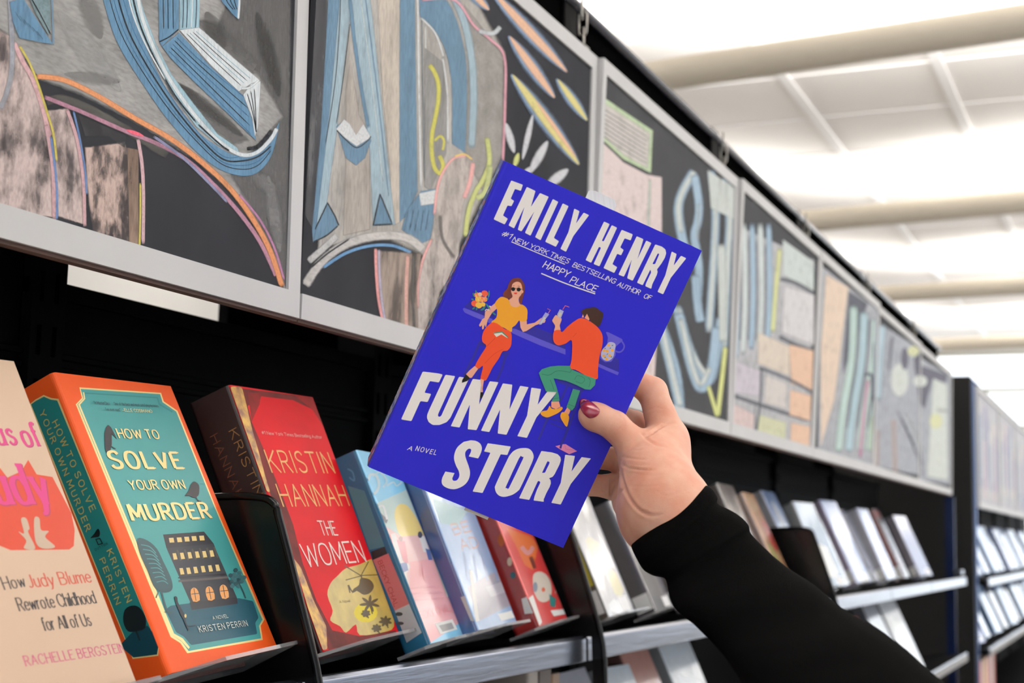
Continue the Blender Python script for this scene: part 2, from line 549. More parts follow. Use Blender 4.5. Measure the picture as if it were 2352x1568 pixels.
def window(name, fixed, a0, a1, along_y, nm, zs):
    f = Mesh()
    w = 0.05

    def bar(p0, p1, z0, z1, t=0.05):
        if along_y: f.box((fixed - t, p0, z0), (fixed + t, p1, z1), M_FRAME)
        else: f.box((p0, fixed - t, z0), (p1, fixed + t, z1), M_FRAME)
    z0, z1 = zs[0], zs[-1]
    for z in zs:
        bar(a0, a1, z - 0.018, z + 0.018)
    for i in range(nm + 1):
        q = a0 + (a1 - a0) * i / nm
        bar(q - 0.02, q + 0.02, z0, z1)
    fo = tag(f.build(name), kind='structure')
    g = Mesh()
    if along_y: g.box((fixed - 0.004, a0, z0), (fixed + 0.004, a1, z1), M_GLASS)
    else: g.box((a0, fixed - 0.004, z0), (a1, fixed + 0.004, z1), M_GLASS)
    go = g.build('window_pane', parent=fo)
    return fo


window('window_1', 15.7, -4.6, 5.6, True, 3, [0.9, 2.35, 2.72, 3.11, 3.5])
m = Mesh()
m.box((-4, -5.2, 0), (16, -5, 0.7), M_WALL); m.box((-4, -5.2, 3.2), (16, -5, CEIL_Z), M_WALL)
for q in (-4, -0.3, 3.9, 8.1, 12.3, 15.7):
    m.box((q, -5.2, 0.7), (q + 0.3, -5, 3.2), M_WALL)
m.box((-4, -5.2, 2.4), (4.0, -5, 3.2), M_WALL); m.box((-4, -5.2, 0.7), (4.0, -5, 1.2), M_WALL)  # unseen infill narrowing the near windows, so boards and covers get less light
tag(m.build('wall_right'), kind='structure')
for i, q in enumerate((0.0, 4.2, 8.4, 12.6)):
    window('window_%d' % (i + 2), -5.1, q, min(q + 3.9, 15.7), False, 2, [1.2, 2.4] if i == 0 else [0.7, 3.2])
m = Mesh(); m.box((-4.2, -5, 0), (-4, 6, 0.8), M_WALL); m.box((-4.2, -5, 3.3), (-4, 6, CEIL_Z), M_WALL)
m.box((-4.2, -5, 0.8), (-4, -4.6, 3.3), M_WALL); m.box((-4.2, 1.5, 0.8), (-4, 6, 3.3), M_WALL); tag(m.build('wall_front'), kind='structure')
window('window_6', -4.1, -4.6, 1.5, True, 3, [0.8, 3.3])  # unseen window added behind the camera to light the held cover
m = Mesh(); m.box((-4, 6, 0), (16, 6.2, CEIL_Z), M_WALL); tag(m.build('wall_left'), kind='structure')

# round beams that carry the uplights
beam = None
lab = ['round pale ceiling beam nearest overhead, behind the camera', 'round pale ceiling beam just above the chalkboards',
       'thick round cream ceiling beam, topmost and nearest in view', 'round cream ceiling beam, second below the topmost one',
       'thin round cream ceiling beam, third one down the hall', 'thin cream ceiling beam furthest away, just above the far windows']
MB_EDGE = mat('beam_lamp_edge', rgb(150, 170, 205), rough=0.25, metal=0.5)
for i, tx in enumerate(TUBE_X):
    t = thing('ceiling_beam_light', lab[i], 'ceiling light', (tx, 1.0, TUBE_Z), 'round uplight beams under the ceiling')
    dx, dy = -math.sin(TUBE_ROT), math.cos(TUBE_ROT)

    def bp(k, ox=0.0, oz=0.0):
        return (tx + dx * -k * 1.0 + ox, 1.0 + dy * k, TUBE_Z + oz)
    mm = Mesh(); mm.tube([(tx + math.sin(TUBE_ROT) * k, 1.0 + dy * k, TUBE_Z) for k in (-5.6, -3, 0, 3, 4.9)], 0.062, M_TUBE, n=24)
    mm.build('beam', parent=t, smooth=True)
    mm = Mesh()
    mm.tube([(tx + math.sin(TUBE_ROT) * k + 0.075, 1.0 + dy * k, TUBE_Z + 0.006) for k in (-5.6, 0, 4.9)], 0.014, MB_EDGE, n=8)
    mm.build('lamp_rail', parent=t, smooth=True)
    for k in (-4.2, -1.4, 1.4, 4.2):
        mm = Mesh(); mm.tube([(tx + math.sin(TUBE_ROT) * k, 1.0 + dy * k, TUBE_Z + 0.05), (tx + math.sin(TUBE_ROT) * k, 1.0 + dy * k, CEIL_Z)], 0.006, M_TUBE, n=6)
        mm.build('hanger_rod', parent=t)

# ------------------------------------------------------------------ black steel shelving
M_BLK = mat('black_steel', rgb(7, 7, 8), rough=0.6, spec=0.02, bump=0.05, bscale=500)
M_BLK2 = mat('black_gloss', rgb(7, 7, 8), rough=0.25, spec=0.2)
M_HOLE = mat('slot_hole', rgb(2, 2, 2), rough=0.9, spec=0.0)
M_LIP = mat('brushed_steel', rgb(108, 114, 128), rough=0.2, metal=0.95, bump=0.3, bscale=60, stretch=(0.15, 3, 3))
M_GREY = mat('grey_steel_edge', rgb(62, 64, 68), rough=0.3, metal=0.3)
M_CHAIN = mat('zinc_chain', rgb(150, 146, 140), rough=0.35, metal=0.9)

DB = 0.68                                            # board face plane
XB = [0.345, 1.055, 1.768, 2.478, 3.165, 3.94, 4.79, 5.635]
YP = 0.93                                            # post / back panel plane
LX = [0.36, 0.989, 1.622, 2.34, 3.04, 3.84, 4.60, 5.52]   # joints between the shelving bays
YL = 0.618                                           # shelf lip plane


def make_post(x, parent, ztop, YP):
    m = Mesh()
    m.box((x - 0.022, YP - 0.008, 0.06), (x + 0.022, YP + 0.05, ztop), M_BLK)
    k = 0
    z = 0.5
    while z < 2.1:
        for dx in (-0.011, 0.009):
            m.box((x + dx - 0.0025, YP - 0.0088, z), (x + dx + 0.0025, YP - 0.0079, z + 0.028), M_HOLE)
        z += 0.05
    return m.build('upright_post', parent=parent, bevel=0.001)


def shelf_bay(x0, x1, label, zlip=1.376, yl=YL, yp=YP, lower=True, post=True, ztop=2.195, zback=1.722, xl0=None, xl1=None):
    t = thing('bookcase_bay', label, 'bookcase', (0.5 * (x0 + x1), yp, 0.0), 'black steel shelving bays')
    a, b = x0 + 0.0005, x1 - 0.0005
    xl0 = a + 0.003
    xl1 = b - 0.003
    if post:
        make_post(x0 + 0.0225, t, ztop, yp)
    # back panel with folded ridges
    m = Mesh()
    m.box((a, yp + 0.004, 0.10), (b, yp + 0.012, zback), M_BLK)
    m.box((a, yp - 0.004, zback - 0.016), (b, yp + 0.016, zback), M_BLK)
    m.box((a + 0.045, yp - 0.002, 1.650), (b, yp + 0.004, 1.656), M_BLK)
    m.box((a + 0.045, yp - 0.002, 1.637), (b, yp + 0.004, 1.643), M_BLK)
    m.build('back_panel', parent=t, bevel=0.001)
    for zl, slanted in ((zlip, True), (zlip - 0.272, True), (zlip - 0.56, False)):
        m = Mesh()
        # sloping display deck: from the lip up to the back panel, then the flat shelf under it
        m.prism([(yl + 0.012, zl - 0.004), (yp - 0.01, zl - 0.03), (yp - 0.01, zl - 0.04), (yl + 0.012, zl - 0.022)],
                lambda p, tt, A=a, B=b: (A if tt == 0 else B, p[0], p[1]), M_BLK)
        ds = m.build('display_shelf', parent=t)
        m = Mesh()
        m.prism([(yl, zl), (yl + 0.004, zl + 0.004), (yl + 0.014, zl + 0.003), (yl + 0.014, zl - 0.004), (yl + 0.006, zl - 0.006), (yl + 0.006, zl - 0.026), (yl - 0.001, zl - 0.026)],
                lambda p, tt, A=xl0, B=xl1: (A if tt == 0 else B, p[0], p[1]), M_LIP)
        m.build('shelf_lip', parent=ds, bevel=0.001)
    m = Mesh(); m.box((a, yl + 0.02, 0.0), (b, yp, 0.10), M_BLK); m.build('base_plinth', parent=t)
    return t


names = ['black steel shelving bay nearest the camera, holding the beige and the orange books',
         'black steel shelving bay with the red novels, behind the held book',
         'black steel shelving bay seen between the held book and the sleeve',
         'black steel shelving bay hidden mostly behind the hand and sleeve',
         'black steel shelving bay with the silver plastic-covered books',
         'black steel shelving bay, last but one before the end of the run',
         'black steel shelving bay at the far end of the near run']
bays = []
for i in range(7):
    bays.append(shelf_bay(LX[i], LX[i + 1], names[i], zback=1.86 if i == 0 else 1.722))

# end post of the run, reflected blue window light put into its base colour
tpost = bays[-1]
m = Mesh(); m.box((5.565, 0.662, 0.0), (5.575, 0.697, 1.674), mat('post_blue_reflection', rgb(14, 28, 60), rough=0.2, metal=0.3)); m.build('end_post', parent=tpost, bevel=0.002)
m = Mesh(); m.box((5.50, 0.632, 1.385), (5.57, 0.662, 1.405), M_LIP); m.build('post_bracket', parent=tpost, bevel=0.003)

# canopy rail above the chalkboards
t = thing('canopy_rail', 'long black canopy rail running above the chalkboards, with rounded front edge', 'shelf canopy', (3.0, 0.72, 2.2))
m = Mesh(); m.box((0.30, 0.705, 2.10), (5.50, 0.735, 2.225), mat('canopy_black', rgb(5, 5, 5), rough=0.8, spec=0.0)); m.build('fascia_panel', parent=t)
m = Mesh()
m.tube([(0.30, 0.700, 2.222), (2.9, 0.700, 2.222), (5.50, 0.700, 2.222)], 0.0085, mat('rail_gloss', rgb(28, 30, 40), rough=0.25, spec=0.6), n=12); m.build('rounded_edge', parent=t, smooth=True)
m = Mesh(); m.box((0.30, 0.715, 2.205), (5.50, 1.16, 2.226), M_BLK); m.build('top_deck', parent=t)
xr = float(on_y(522, 728, 1.14)[0])
m = Mesh(); m.box((xr, 1.14, 1.66), (5.50, 1.155, 2.20), M_BLK); m.build('rear_board_backs', parent=t)  # stands for black board backs on the far side, closing the bright gap
for i in range(1, 7):
    m = Mesh(); m.box((XB[i] - 0.06, 0.698, 2.16), (XB[i] - 0.015, 0.7045, 2.236), M_BLK); m.build('rail_bracket', parent=t, bevel=0.002)


# chain links that hang the boards
def chain(x, label):
    t = thing('hanging_chain', label, 'chain', (x, 0.672, 2.14), 'chains holding the chalkboards')
    m = Mesh()

    def link(cz, rot, hh=0.017, hw=0.0062, r=0.0017, dx=0.0):
        pts = []
        for k in range(17):
            a = 2 * math.pi * k / 16
            px = hw * math.cos(a); pz = (hh - hw) * (1 if math.sin(a) > 0 else -1) * (0 if abs(math.sin(a)) < 1e-6 else 1) + hw * math.sin(a)
            pts.append((x + dx + px * math.cos(rot), 0.684 + px * math.sin(rot), cz + pz))
        mm = Mesh(); mm.tube(pts, r, M_CHAIN, n=6, cap=False); mm.build('chain_link', parent=t, smooth=True)
    link(2.212, 0.3, dx=-0.004); link(2.190, 1.5, dx=0.0); link(2.168, 0.3, dx=0.004)
    mm = Mesh(); mm.tube([(x + 0.004, 0.684, 2.158), (x + 0.004, 0.682, 2.143)], 0.0022, M_CHAIN, n=6)
    mm.tube([(x - 0.004, 0.680, 2.157), (x + 0.012, 0.680, 2.157)], 0.0026, M_CHAIN, n=6); mm.build('eye_screw', parent=t)
    return t


cn = ['zinc chain at the joint of the two nearest chalkboards, above the picture', 'zinc chain at the top corner between the READ board and the green sign board',
      'small chain over the joint after the board with the large blue letters', 'small chain over the joint before the peach striped board',
      'small chain near the far half of the chalkboards', 'tiny chain above the last chalkboard but one']
for i in range(1, 7):
    chain(XB[i] - 0.018 - 0.012 * (i > 1), cn[i - 1])

# ------------------------------------------------------------------ chalkboards
ZB, ZT = 1.682, 2.150
LEAN = [0.008, -0.005, -0.013, -0.021, -0.022, -0.013, -0.008]   # how far the top of each board hangs out


def lean_at(x):
    return LEAN[min(max(int(np.searchsorted(XB, x)) - 1, 0), 6)]


def board_y(x, z):
    return DB + LEAN[CUR[0]] * (z - ZB) / (ZT - ZB)


CUR = [0]


def board_surf(px, py, off):
    n = np.array([0.0, 1.0, -LEAN[CUR[0]] / (ZT - ZB)])
    return on_plane(px, py, (0.0, DB - off, ZB), n)


M_SLATE = mat('slate_black', rgb(45, 46, 50), rough=0.9, spec=0.05, noise=0.22, nscale=14, stretch=(1, 1, 0.4))
M_SLATE2 = mat('slate_grey', rgb(60, 61, 64), rough=0.9, spec=0.06, noise=0.15, nscale=14)
M_BFR = mat('board_frame_paint', rgb(184, 183, 183), rough=0.55, noise=0.07, nscale=9, bump=0.12, bscale=40)
M_BWOOD = mat('board_frame_wood', rgb(70, 50, 44), rough=0.8)


def board(i, label):
    CUR[0] = i
    x0, x1 = XB[i] + 0.0015, XB[i + 1] - 0.0015
    t = thing('chalkboard', label, 'chalkboard', (0.5 * (x0 + x1), DB, ZB), 'chalkboards hung along the shelving')
    NX = 1

    def quad(m, xa, xb, za, zb, off0, off1, mt):
        """a slab following the board's slight twist, from off0 (front) to off1 (back)"""
        vs = []; fs = []
        for k in range(NX + 1):
            x = xa + (xb - xa) * k / NX
            for z in (za, zb):
                for o in (off0, off1):
                    vs.append((x, board_y(x, z) + o, z))
        for k in range(NX):
            b = k * 4; c = b + 4
            fs += [(b, c, c + 2, b + 2), (b + 1, b + 3, c + 3, c + 1), (b, b + 1, c + 1, c), (b + 2, c + 2, c + 3, b + 3)]
        fs += [(0, 2, 3, 1), (NX * 4, NX * 4 + 1, NX * 4 + 3, NX * 4 + 2)]
        m.add(vs, fs, mt)
    sw = 0.0185 if i < 2 else 0.016
    lw = 0.001 if i == 1 else 0.014
    bw = 0.0225
    m = Mesh()
    quad(m, x0, x1, ZB, ZB + bw, -0.003, 0.010, M_BFR)
    quad(m, x0, x1, ZT - bw * 0.9, ZT, -0.003, 0.010, M_BFR)
    if lw > 0.002: quad(m, x0, x0 + lw, ZB + bw, ZT - bw * 0.9, -0.003, 0.010, M_BFR)
    quad(m, x1 - sw, x1, ZB + bw, ZT - bw * 0.9, -0.003, 0.010, M_BFR)
    m.build('board_frame', parent=t)
    m = Mesh(); quad(m, x0, x1, ZB - 0.003, ZB, 0.0, 0.009, M_BWOOD); m.build('wood_edge', parent=t)
    m = Mesh(); quad(m, x0 + lw * 0.8, x1 - sw * 0.8, ZB + bw * 0.8, ZT - bw * 0.8, 0.0, 0.006, M_SLATE if i < 2 else M_SLATE2)
    # chalk drawing belongs to the slate's mesh
    art = Art(m, board_surf, eps=1.2e-5)
    return t, m, art

def chalk_read_left(a):
    a.at(2.24, 0, 0)
    G = chalk(166, 164, 162, 0.95, 0.7, 2, floor=.4, fe=9); G2 = chalk(112, 111, 110, 0.75, 0.7, 2, floor=.3, fe=9)
    a.poly([(-130, -160), (1492, -160), (1488, 1500), (1462, 1485), (1400, 1270), (1300, 1110), (1160, 950), (1000, 810), (700, 620), (420, 480), (200, 400), (130, 300), (60, 190), (-130, 60)], G)
    a.poly([(1240, -160), (1492, -160), (1488, 1490), (1440, 1350), (1300, 1080), (1190, 900), (1460, 600), (1330, 380), (1100, 180)], chalk(98, 97, 97, 0.8, 0.8, 1, fe=9))
    a.poly([(840, 400), (1000, 480), (1280, 720), (1200, 740), (1000, 600), (880, 480)], G2)
    a.poly([(1000, 100), (1100, 120), (1330, 330), (1300, 380), (1060, 180)], G2)
    P = chalk(196, 178, 174, 0.64, 0.16, 3, floor=.5, fe=5)
    a.poly([(-130, 90), (60, 190), (150, 400), (225, 560), (270, 760), (290, 1120), (190, 1110), (0, 1075), (-130, 1045)], P)
    a.poly([(245, 570), (350, 560), (400, 720), (425, 900), (440, 1155), (300, 1110), (290, 900), (270, 700)], P)
    P2 = chalk(190, 168, 160, 0.52, 0.12, 3, floor=.4, fe=5)
    a.poly([(440, 760), (640, 735), (660, 800), (660, 960), (700, 1265), (480, 1190), (450, 950)], P2)
    a.poly([(655, 760), (712, 770), (716, 1275), (665, 1262)], chalk(140, 120, 108, 0.75, 0.3, 1))
    a.poly([(400, 590), (650, 700), (640, 760), (560, 700), (440, 700)], chalk(80, 80, 82, 0.7, 0.5, 0))
    for (p, q, w, c) in (((300, 60), (620, 470), 120, 175), ((330, 380), (620, 420), 60, 140), ((1060, 60), (1150, 260), 90, 90), ((1380, 900), (1440, 1300), 70, 150), ((900, 420), (1250, 700), 70, 80), ((420, -60), (520, 200), 110, 130), ((1320, 60), (1440, 500), 80, 75), ((1300, 900), (1420, 980), 80, 140)):
        a.spindle(p, q, w, chalk(c, c - 1, c - 2, 0.6, 0.9, 2, floor=0.0))
    # gable arc: orange and pink chalk lines
    a.stroke([(240, 520), (330, 510), (460, 560), (640, 660), (860, 800)], 44, chalk(120, 118, 112, 0.6, 0.5, 2))
    a.stroke([(228, 498), (420, 575), (640, 672), (800, 735), (950, 815), (1080, 930), (1220, 1080), (1330, 1230), (1395, 1360), (1420, 1420)], 24, chalk(176, 132, 150, 0.9, 0.3))
    a.stroke([(790, 700), (940, 810), (1080, 945), (1170, 1040)], 16, chalk(140, 142, 172, 0.8, 0.3))
    a.stroke([(188, 392), (330, 412), (500, 492), (700, 612), (880, 715), (1040, 835), (1180, 965), (1300, 1125), (1390, 1290), (1452, 1475)], 30, chalk(214, 146, 104, 1.0, 0.3))
    a.stroke([(1230, 1000), (1330, 1120), (1410, 1270), (1462, 1440)], 13, chalk(180, 130, 160, 0.9, 0.3))
    a.spindle((650, 668), (740, 700), 22, chalk(235, 110, 130, 1.0, 0.2))
    # fence-post stripes
    a.stroke([(70, 215), (120, 320), (165, 400), (215, 540), (255, 700)], 28, chalk(206, 168, 170, 1.0, 0.3))
    a.stroke([(100, 235), (150, 320), (195, 430), (240, 570), (275, 690), (292, 830)], 13, chalk(196, 182, 96, 1.0, 0.2))
    a.stroke([(238, 640), (262, 780), (275, 900), (280, 1130)], 26, chalk(196, 160, 164, 1.0, 0.3))
    a.stroke([(262, 700), (285, 880), (293, 1000), (292, 1130)], 14, chalk(108, 132, 176, 1.0, 0.3))
    a.stroke([(345, 562), (392, 700), (420, 850), (432, 980), (436, 1165)], 20, chalk(196, 160, 164, 1.0, 0.3))
    a.stroke([(378, 570), (412, 720), (438, 880), (446, 1000)], 12, chalk(104, 128, 170, 1.0, 0.3))
    a.stroke([(710, 715), (730, 840), (738, 1000), (736, 1255)], 20, chalk(206, 172, 176, 1.0, 0.2))
    a.stroke([(722, 940), (722, 1100), (718, 1278)], 11, chalk(200, 188, 90, 1.0, 0.2))
    a.stroke([(46, -100), (60, 150), (62, 330), (40, 460), (0, 560)], 30, chalk(160, 162, 170, 0.8, 0.4))
    # letter drawn in blue: the sweeping tail
    B = chalk(100, 136, 164, 1.0, 0.6, 1, floor=.7); Bd = chalk(74, 112, 146, 0.95, 0.4); W = chalk(214, 220, 222, 1.0, 0.3, 1); LB = chalk(158, 188, 200, 0.95, 0.35, 1); K = chalk(44, 46, 50, 1.0, 0.1)
    tail_out = [(500, -120), (560, 100), (620, 250), (740, 440), (860, 610), (1000, 770), (1130, 870), (1250, 905), (1335, 880), (1400, 790), (1440, 625)]
    tail_in = [(1410, 680), (1350, 755), (1230, 800), (1130, 760), (1000, 660), (880, 500), (790, 330), (700, 120), (620, -120)]
    a.poly(smooth_line(tail_out, n=4) + smooth_line(tail_in, n=4), B)
    a.poly([(640, -120), (700, 120), (800, 330), (900, 500), (1010, 650), (1130, 750), (1230, 790), (1220, 760), (1120, 690), (1000, 540), (880, 380), (800, 220), (740, 60), (690, -120)], LB)
    for k, off in enumerate((14, 34, 58, 84)):
        a.stroke([(520 + off, -120), (578 + off, 90), (640 + off, 235), (758 + off * .9, 425), (880 + off * .8, 590), (1010 + off * .7, 735), (1135 + off * .3, 850 - off * .5), (1250, 885 - off), (1330, 862 - off), (1395, 780 - off * .5)], 5 if k != 2 else 9, K if k in (0, 2) else Bd)
    a.stroke([(690, -120), (735, 100), (830, 330), (940, 510), (1060, 660), (1150, 745), (1240, 795), (1320, 785), (1390, 720), (1425, 660)], 22, W)
    a.stroke([(660, -120), (715, 110), (800, 310), (900, 490), (1010, 630)], 10, K)
    a.stroke([(1020, 640), (1130, 740), (1180, 775)], 9, K)
    a.stroke([(1270, 765), (1330, 750), (1400, 670)], 22, K)
    a.stroke([(640, -120), (680, 60), (750, 230), (850, 410)], 9, W)
    # the bracket of the letter
    a.poly([(812, -120), (922, -120), (920, 152), (835, 238), (820, 215)], B)
    a.poly([(925, -120), (1030, -120), (1024, 142), (925, 152)], LB)
    for x in (838, 862, 888): a.stroke([(x, -120), (x + 2, 20), (x + 4, 150)], 5, K)
    for x in (945, 965, 990, 1012): a.stroke([(x, -120), (x - 2, 60), (x - 6, 145)], 6, chalk(70, 88, 100, 0.9, 0.3) if x != 990 else W)
    a.poly([(925, 155), (1024, 142), (1180, 280), (1335, 412), (1290, 432), (1228, 470), (1080, 330)], W)
    a.poly([(835, 240), (922, 168), (1090, 350), (1252, 492), (1305, 640), (1318, 722), (1180, 590), (1000, 420), (880, 300)], B)
    for k in range(4):
        a.stroke([(960 + k * 16, 172 - k * 4), (1090 + k * 14, 300 - k * 10), (1240 + k * 16, 440 - k * 12)], 4, LB if k % 2 else K)
    for k in range(5):
        a.stroke([(868 + k * 10, 262 - k * 18), (1000 + k * 10, 392 - k * 18), (1290 - k * 4, 690 - k * 44)], 5, K if k % 2 else Bd)
    a.poly([(1252, 488), (1292, 432), (1340, 418), (1326, 660), (1312, 700), (1300, 610)], W)
    for k in range(3): a.stroke([(1272 + k * 18, 480 - k * 12), (1300 + k * 8, 580), (1318, 680)], 5, K)
    a.stroke([(1240, 455), (1285, 450), (1335, 410)], 12, W)
    a.stroke([(820, 215), (870, 190), (920, 150)], 7, K)
    # far-left blue arrowhead
    a.poly([(50, 10), (120, -10), (272, 228), (100, 195), (66, 110)], B)
    a.poly([(110, -120), (255, -120), (262, 150), (250, 180), (180, 60)], chalk(120, 140, 146, 0.9, 0.4))
    for k in range(6): a.stroke([(78 + k * 22, 60 + k * 20), (110 + k * 22, 110 + k * 18)], 6, K)
    a.stroke([(262, -120), (272, 100), (274, 232)], 9, B); a.stroke([(130, -60), (200, 60), (262, 180)], 7, K)
    a.poly([(1125, -120), (1238, -120), (1228, 100), (1195, 70), (1140, 5)], B)
    a.stroke([(1232, -120), (1232, 0), (1226, 98)], 12, W)
    for k in range(3): a.stroke([(1140 + k * 22, -100), (1165 + k * 20, 0), (1200 + k * 10, 50)], 5, K)


def chalk_read_right(a):
    a.at(1.823, 660, 0)
    K = chalk(56, 58, 60, 1.0, 0.1)
    a.poly([(170, -160), (700, -160), (905, 220), (902, 640), (700, 1060), (640, 1110), (560, 1060), (400, 985), (260, 1010), (130, 1040), (165, 800)], chalk(184, 180, 174, 0.95, 0.7, 1, floor=.4, fe=9))
    a.poly([(80, -160), (190, -160), (120, 980), (76, 900)], chalk(104, 104, 106, 0.6, 0.5, 1))
    a.poly([(740, 20), (905, 240), (900, 640), (820, 800), (745, 640), (760, 300)], chalk(158, 154, 150, 0.8, 0.6, fe=8))
    # A
    B = chalk(106, 134, 156, 1.0, 0.6, 1, floor=.7); LB = chalk(160, 180, 190, 1.0, 0.4, 1); W = chalk(212, 214, 214, 1.0, 0.3); BG = chalk(196, 186, 174, 0.95, 0.4, 1)
    a.poly([(370, -160), (472, -160), (472, 930), (440, 945), (430, 700), (400, 400)], BG)
    a.poly([(245, 380), (262, 250), (300, 480), (345, 560), (345, 960), (235, 985), (245, 700)], chalk(176, 168, 160, 0.95, 0.5, 1, fe=5))
    a.poly([(180, -160), (235, -160), (165, 600), (122, 960), (108, 1015), (104, 960), (140, 560)], B)
    a.poly([(235, -160), (268, -160), (262, 60), (205, 560), (165, 850), (122, 960), (168, 560)], LB)
    a.poly([(262, -160), (330, -160), (400, 480), (440, 850), (452, 940), (360, 945), (345, 620), (300, 330), (262, 80)], LB)
    a.stroke([(262, -10), (278, 150), (308, 360), (340, 535)], 17, B)
    a.stroke([(228, -100), (205, 300), (160, 600)], 4, K); a.stroke([(262, 100), (235, 320), (205, 520)], 4, K)
    a.stroke([(300, -60), (352, 330), (400, 760)], 5, chalk(190, 200, 200, 0.9, 0.3)); a.stroke([(320, -60), (376, 380), (424, 820)], 5, B)
    a.poly([(205, 530), (235, 505), (290, 570), (330, 530), (350, 590), (325, 660), (288, 692), (245, 660)], B)
    a.poly([(205, 540), (238, 500), (262, 520), (288, 565), (318, 520), (350, 575), (290, 612), (240, 575)], W)
    a.stroke([(206, 545), (245, 585), (290, 618), (335, 590), (350, 570)], 5, K)
    a.poly([(168, 845), (215, 940), (165, 985), (110, 1012), (122, 950)], B); a.poly([(388, 808), (440, 940), (360, 945)], B)
    a.stroke([(168, 848), (200, 905), (216, 945)], 7, K, smooth=False); a.stroke([(116, 960), (168, 850)], 6, K, smooth=False); a.stroke([(110, 1012), (165, 985), (212, 945)], 7, K)
    a.stroke([(388, 812), (440, 938)], 7, K, smooth=False); a.stroke([(388, 812), (360, 942), (440, 938)], 7, K, smooth=False)
    # D
    a.poly([(472, -160), (532, -160), (536, 200), (545, 800), (500, 900), (470, 930)], B)
    a.stroke([(545, -120), (550, 300), (560, 800)], 10, W); a.stroke([(562, 60), (568, 400), (575, 760)], 7, chalk(120, 126, 132, 0.9, 0.3)); a.stroke([(578, 100), (582, 400), (588, 700)], 6, W)
    a.poly(smooth_line([(540, -160), (620, -60), (690, 40), (735, 180), (752, 340), (745, 640)], n=5) + smooth_line([(690, 600), (690, 380), (668, 230), (620, 130), (556, 70)], n=5), B)
    a.stroke([(560, -120), (660, -60), (730, 60), (768, 220), (780, 400), (770, 620)], 34, LB)
    a.stroke([(650, 240), (668, 380), (672, 600)], 9, W); a.stroke([(560, 75), (620, 140), (655, 240)], 9, W)
    a.poly([(575, 200), (650, 260), (668, 400), (665, 640), (600, 800), (575, 780)], chalk(150, 148, 146, 0.8, 0.5, 1))
    Y = chalk(200, 194, 104, 1.0, 0.3)
    a.stroke([(594, 272), (615, 300), (632, 350), (632, 420), (618, 500), (606, 560), (604, 630), (616, 700), (640, 725), (652, 690), (636, 650)], 20, Y)
    a.stroke([(616, 590), (640, 570), (656, 590), (650, 630)], 12, Y)
    # thumb and foliage
    a.poly([(560, 800), (620, 790), (628, 850), (600, 1000), (560, 1020), (480, 960), (500, 880)], B)
    for k in range(5): a.stroke([(505 + k * 22, 880), (490 + k * 22, 965)], 5, K)
    a.poly([(552, 810), (620, 795), (625, 850), (560, 860)], W)
    a.poly(smooth_line([(620, 820), (650, 720), (700, 660), (755, 655), (778, 700), (760, 780), (735, 860), (720, 1000), (715, 1110), (700, 1160), (640, 1220), (600, 1390), (545, 1380), (540, 1230), (575, 1080), (610, 960)], True, 4), chalk(190, 180, 174, 0.68, 0.25, 3, floor=.9, fe=4))
    PK = chalk(226, 172, 168, 1.0, 0.3)
    a.stroke([(615, 900), (635, 760), (690, 668), (750, 652)], 12, PK); a.stroke([(778, 680), (765, 760), (740, 830)], 20, PK)
    a.stroke([(605, 1000), (570, 1080), (548, 1180), (545, 1290)], 12, PK); a.stroke([(700, 655), (740, 645), (775, 668)], 8, chalk(226, 196, 120, 1.0, 0.3))
    a.stroke([(640, 900), (650, 1000), (700, 1080)], 14, chalk(110, 106, 104, 0.8, 0.4))
    a.stroke([(836, 575), (846, 680), (815, 760), (790, 800), (760, 880), (745, 990)], 22, chalk(196, 200, 132, 1.0, 0.35)); a.stroke([(850, 690), (830, 800), (790, 830)], 26, chalk(190, 196, 140, 0.9, 0.4))
    # arc and floor
    a.stroke([(75, 1195), (140, 1100), (230, 1030), (330, 995), (430, 985), (510, 1000), (570, 1045)], 40, chalk(198, 194, 190, 0.98, 0.35, 2))
    a.stroke([(88, 1095), (150, 1040), (210, 985)], 30, chalk(190, 190, 188, 0.9, 0.4)); a.stroke([(100, 1120), (170, 1060), (260, 1000)], 8, K)
    a.stroke([(150, 1120), (240, 1062), (340, 1030), (440, 1028), (520, 1058)], 14, chalk(112, 152, 190, 1.0, 0.35))
    a.poly([(368, 1050), (520, 1060), (560, 1060), (545, 1200), (545, 1410), (400, 1370), (380, 1200)], chalk(156, 142, 132, 0.6, 0.25, 1, floor=.6, fe=5))
    a.stroke([(370, 1040), (372, 1130), (382, 1250), (402, 1350)], 14, chalk(222, 160, 158, 1.0, 0.3)); a.stroke([(384, 1045), (386, 1140), (396, 1260), (412, 1360)], 12, chalk(178, 170, 188, 1.0, 0.3))
    a.stroke([(505, 1065), (498, 1200), (498, 1390)], 18, chalk(208, 166, 156, 0.95, 0.4)); a.stroke([(530, 1060), (525, 1250), (535, 1400)], 12, chalk(90, 88, 86, 0.9, 0.3))
    # leaves over bare slate
    a.stroke([(560, 0), (700, 0), (780, 105), (850, 165), (908, 235), (912, 420), (902, 680)], 12, chalk(214, 160, 172, 0.95, 0.35))
    a.stroke([(800, 130), (860, 140), (892, 112)], 20, chalk(196, 200, 204, 0.95, 0.4))
    O = chalk(226, 184, 156, 1.0, 0.3); YL_ = chalk(216, 204, 140, 1.0, 0.3); BL = chalk(134, 156, 184, 0.9, 0.35); WH = chalk(206, 206, 210, 1.0, 0.35)
    for (p, q, w, c) in (((850, -40), (1172, 302), 54, O), ((925, 150), (1120, 410), 50, O), ((936, 310), (1222, 690), 60, YL_), ((1126, 330), (1256, 505), 40, YL_), ((740, -60), (845, 42), 40, O)):
        a.spindle(p, q, w + 12, BL); a.spindle((p[0] + 6, p[1] + 2), q, w * .72, c)
    a.spindle((1040, 420), (1210, 660), 18, O)
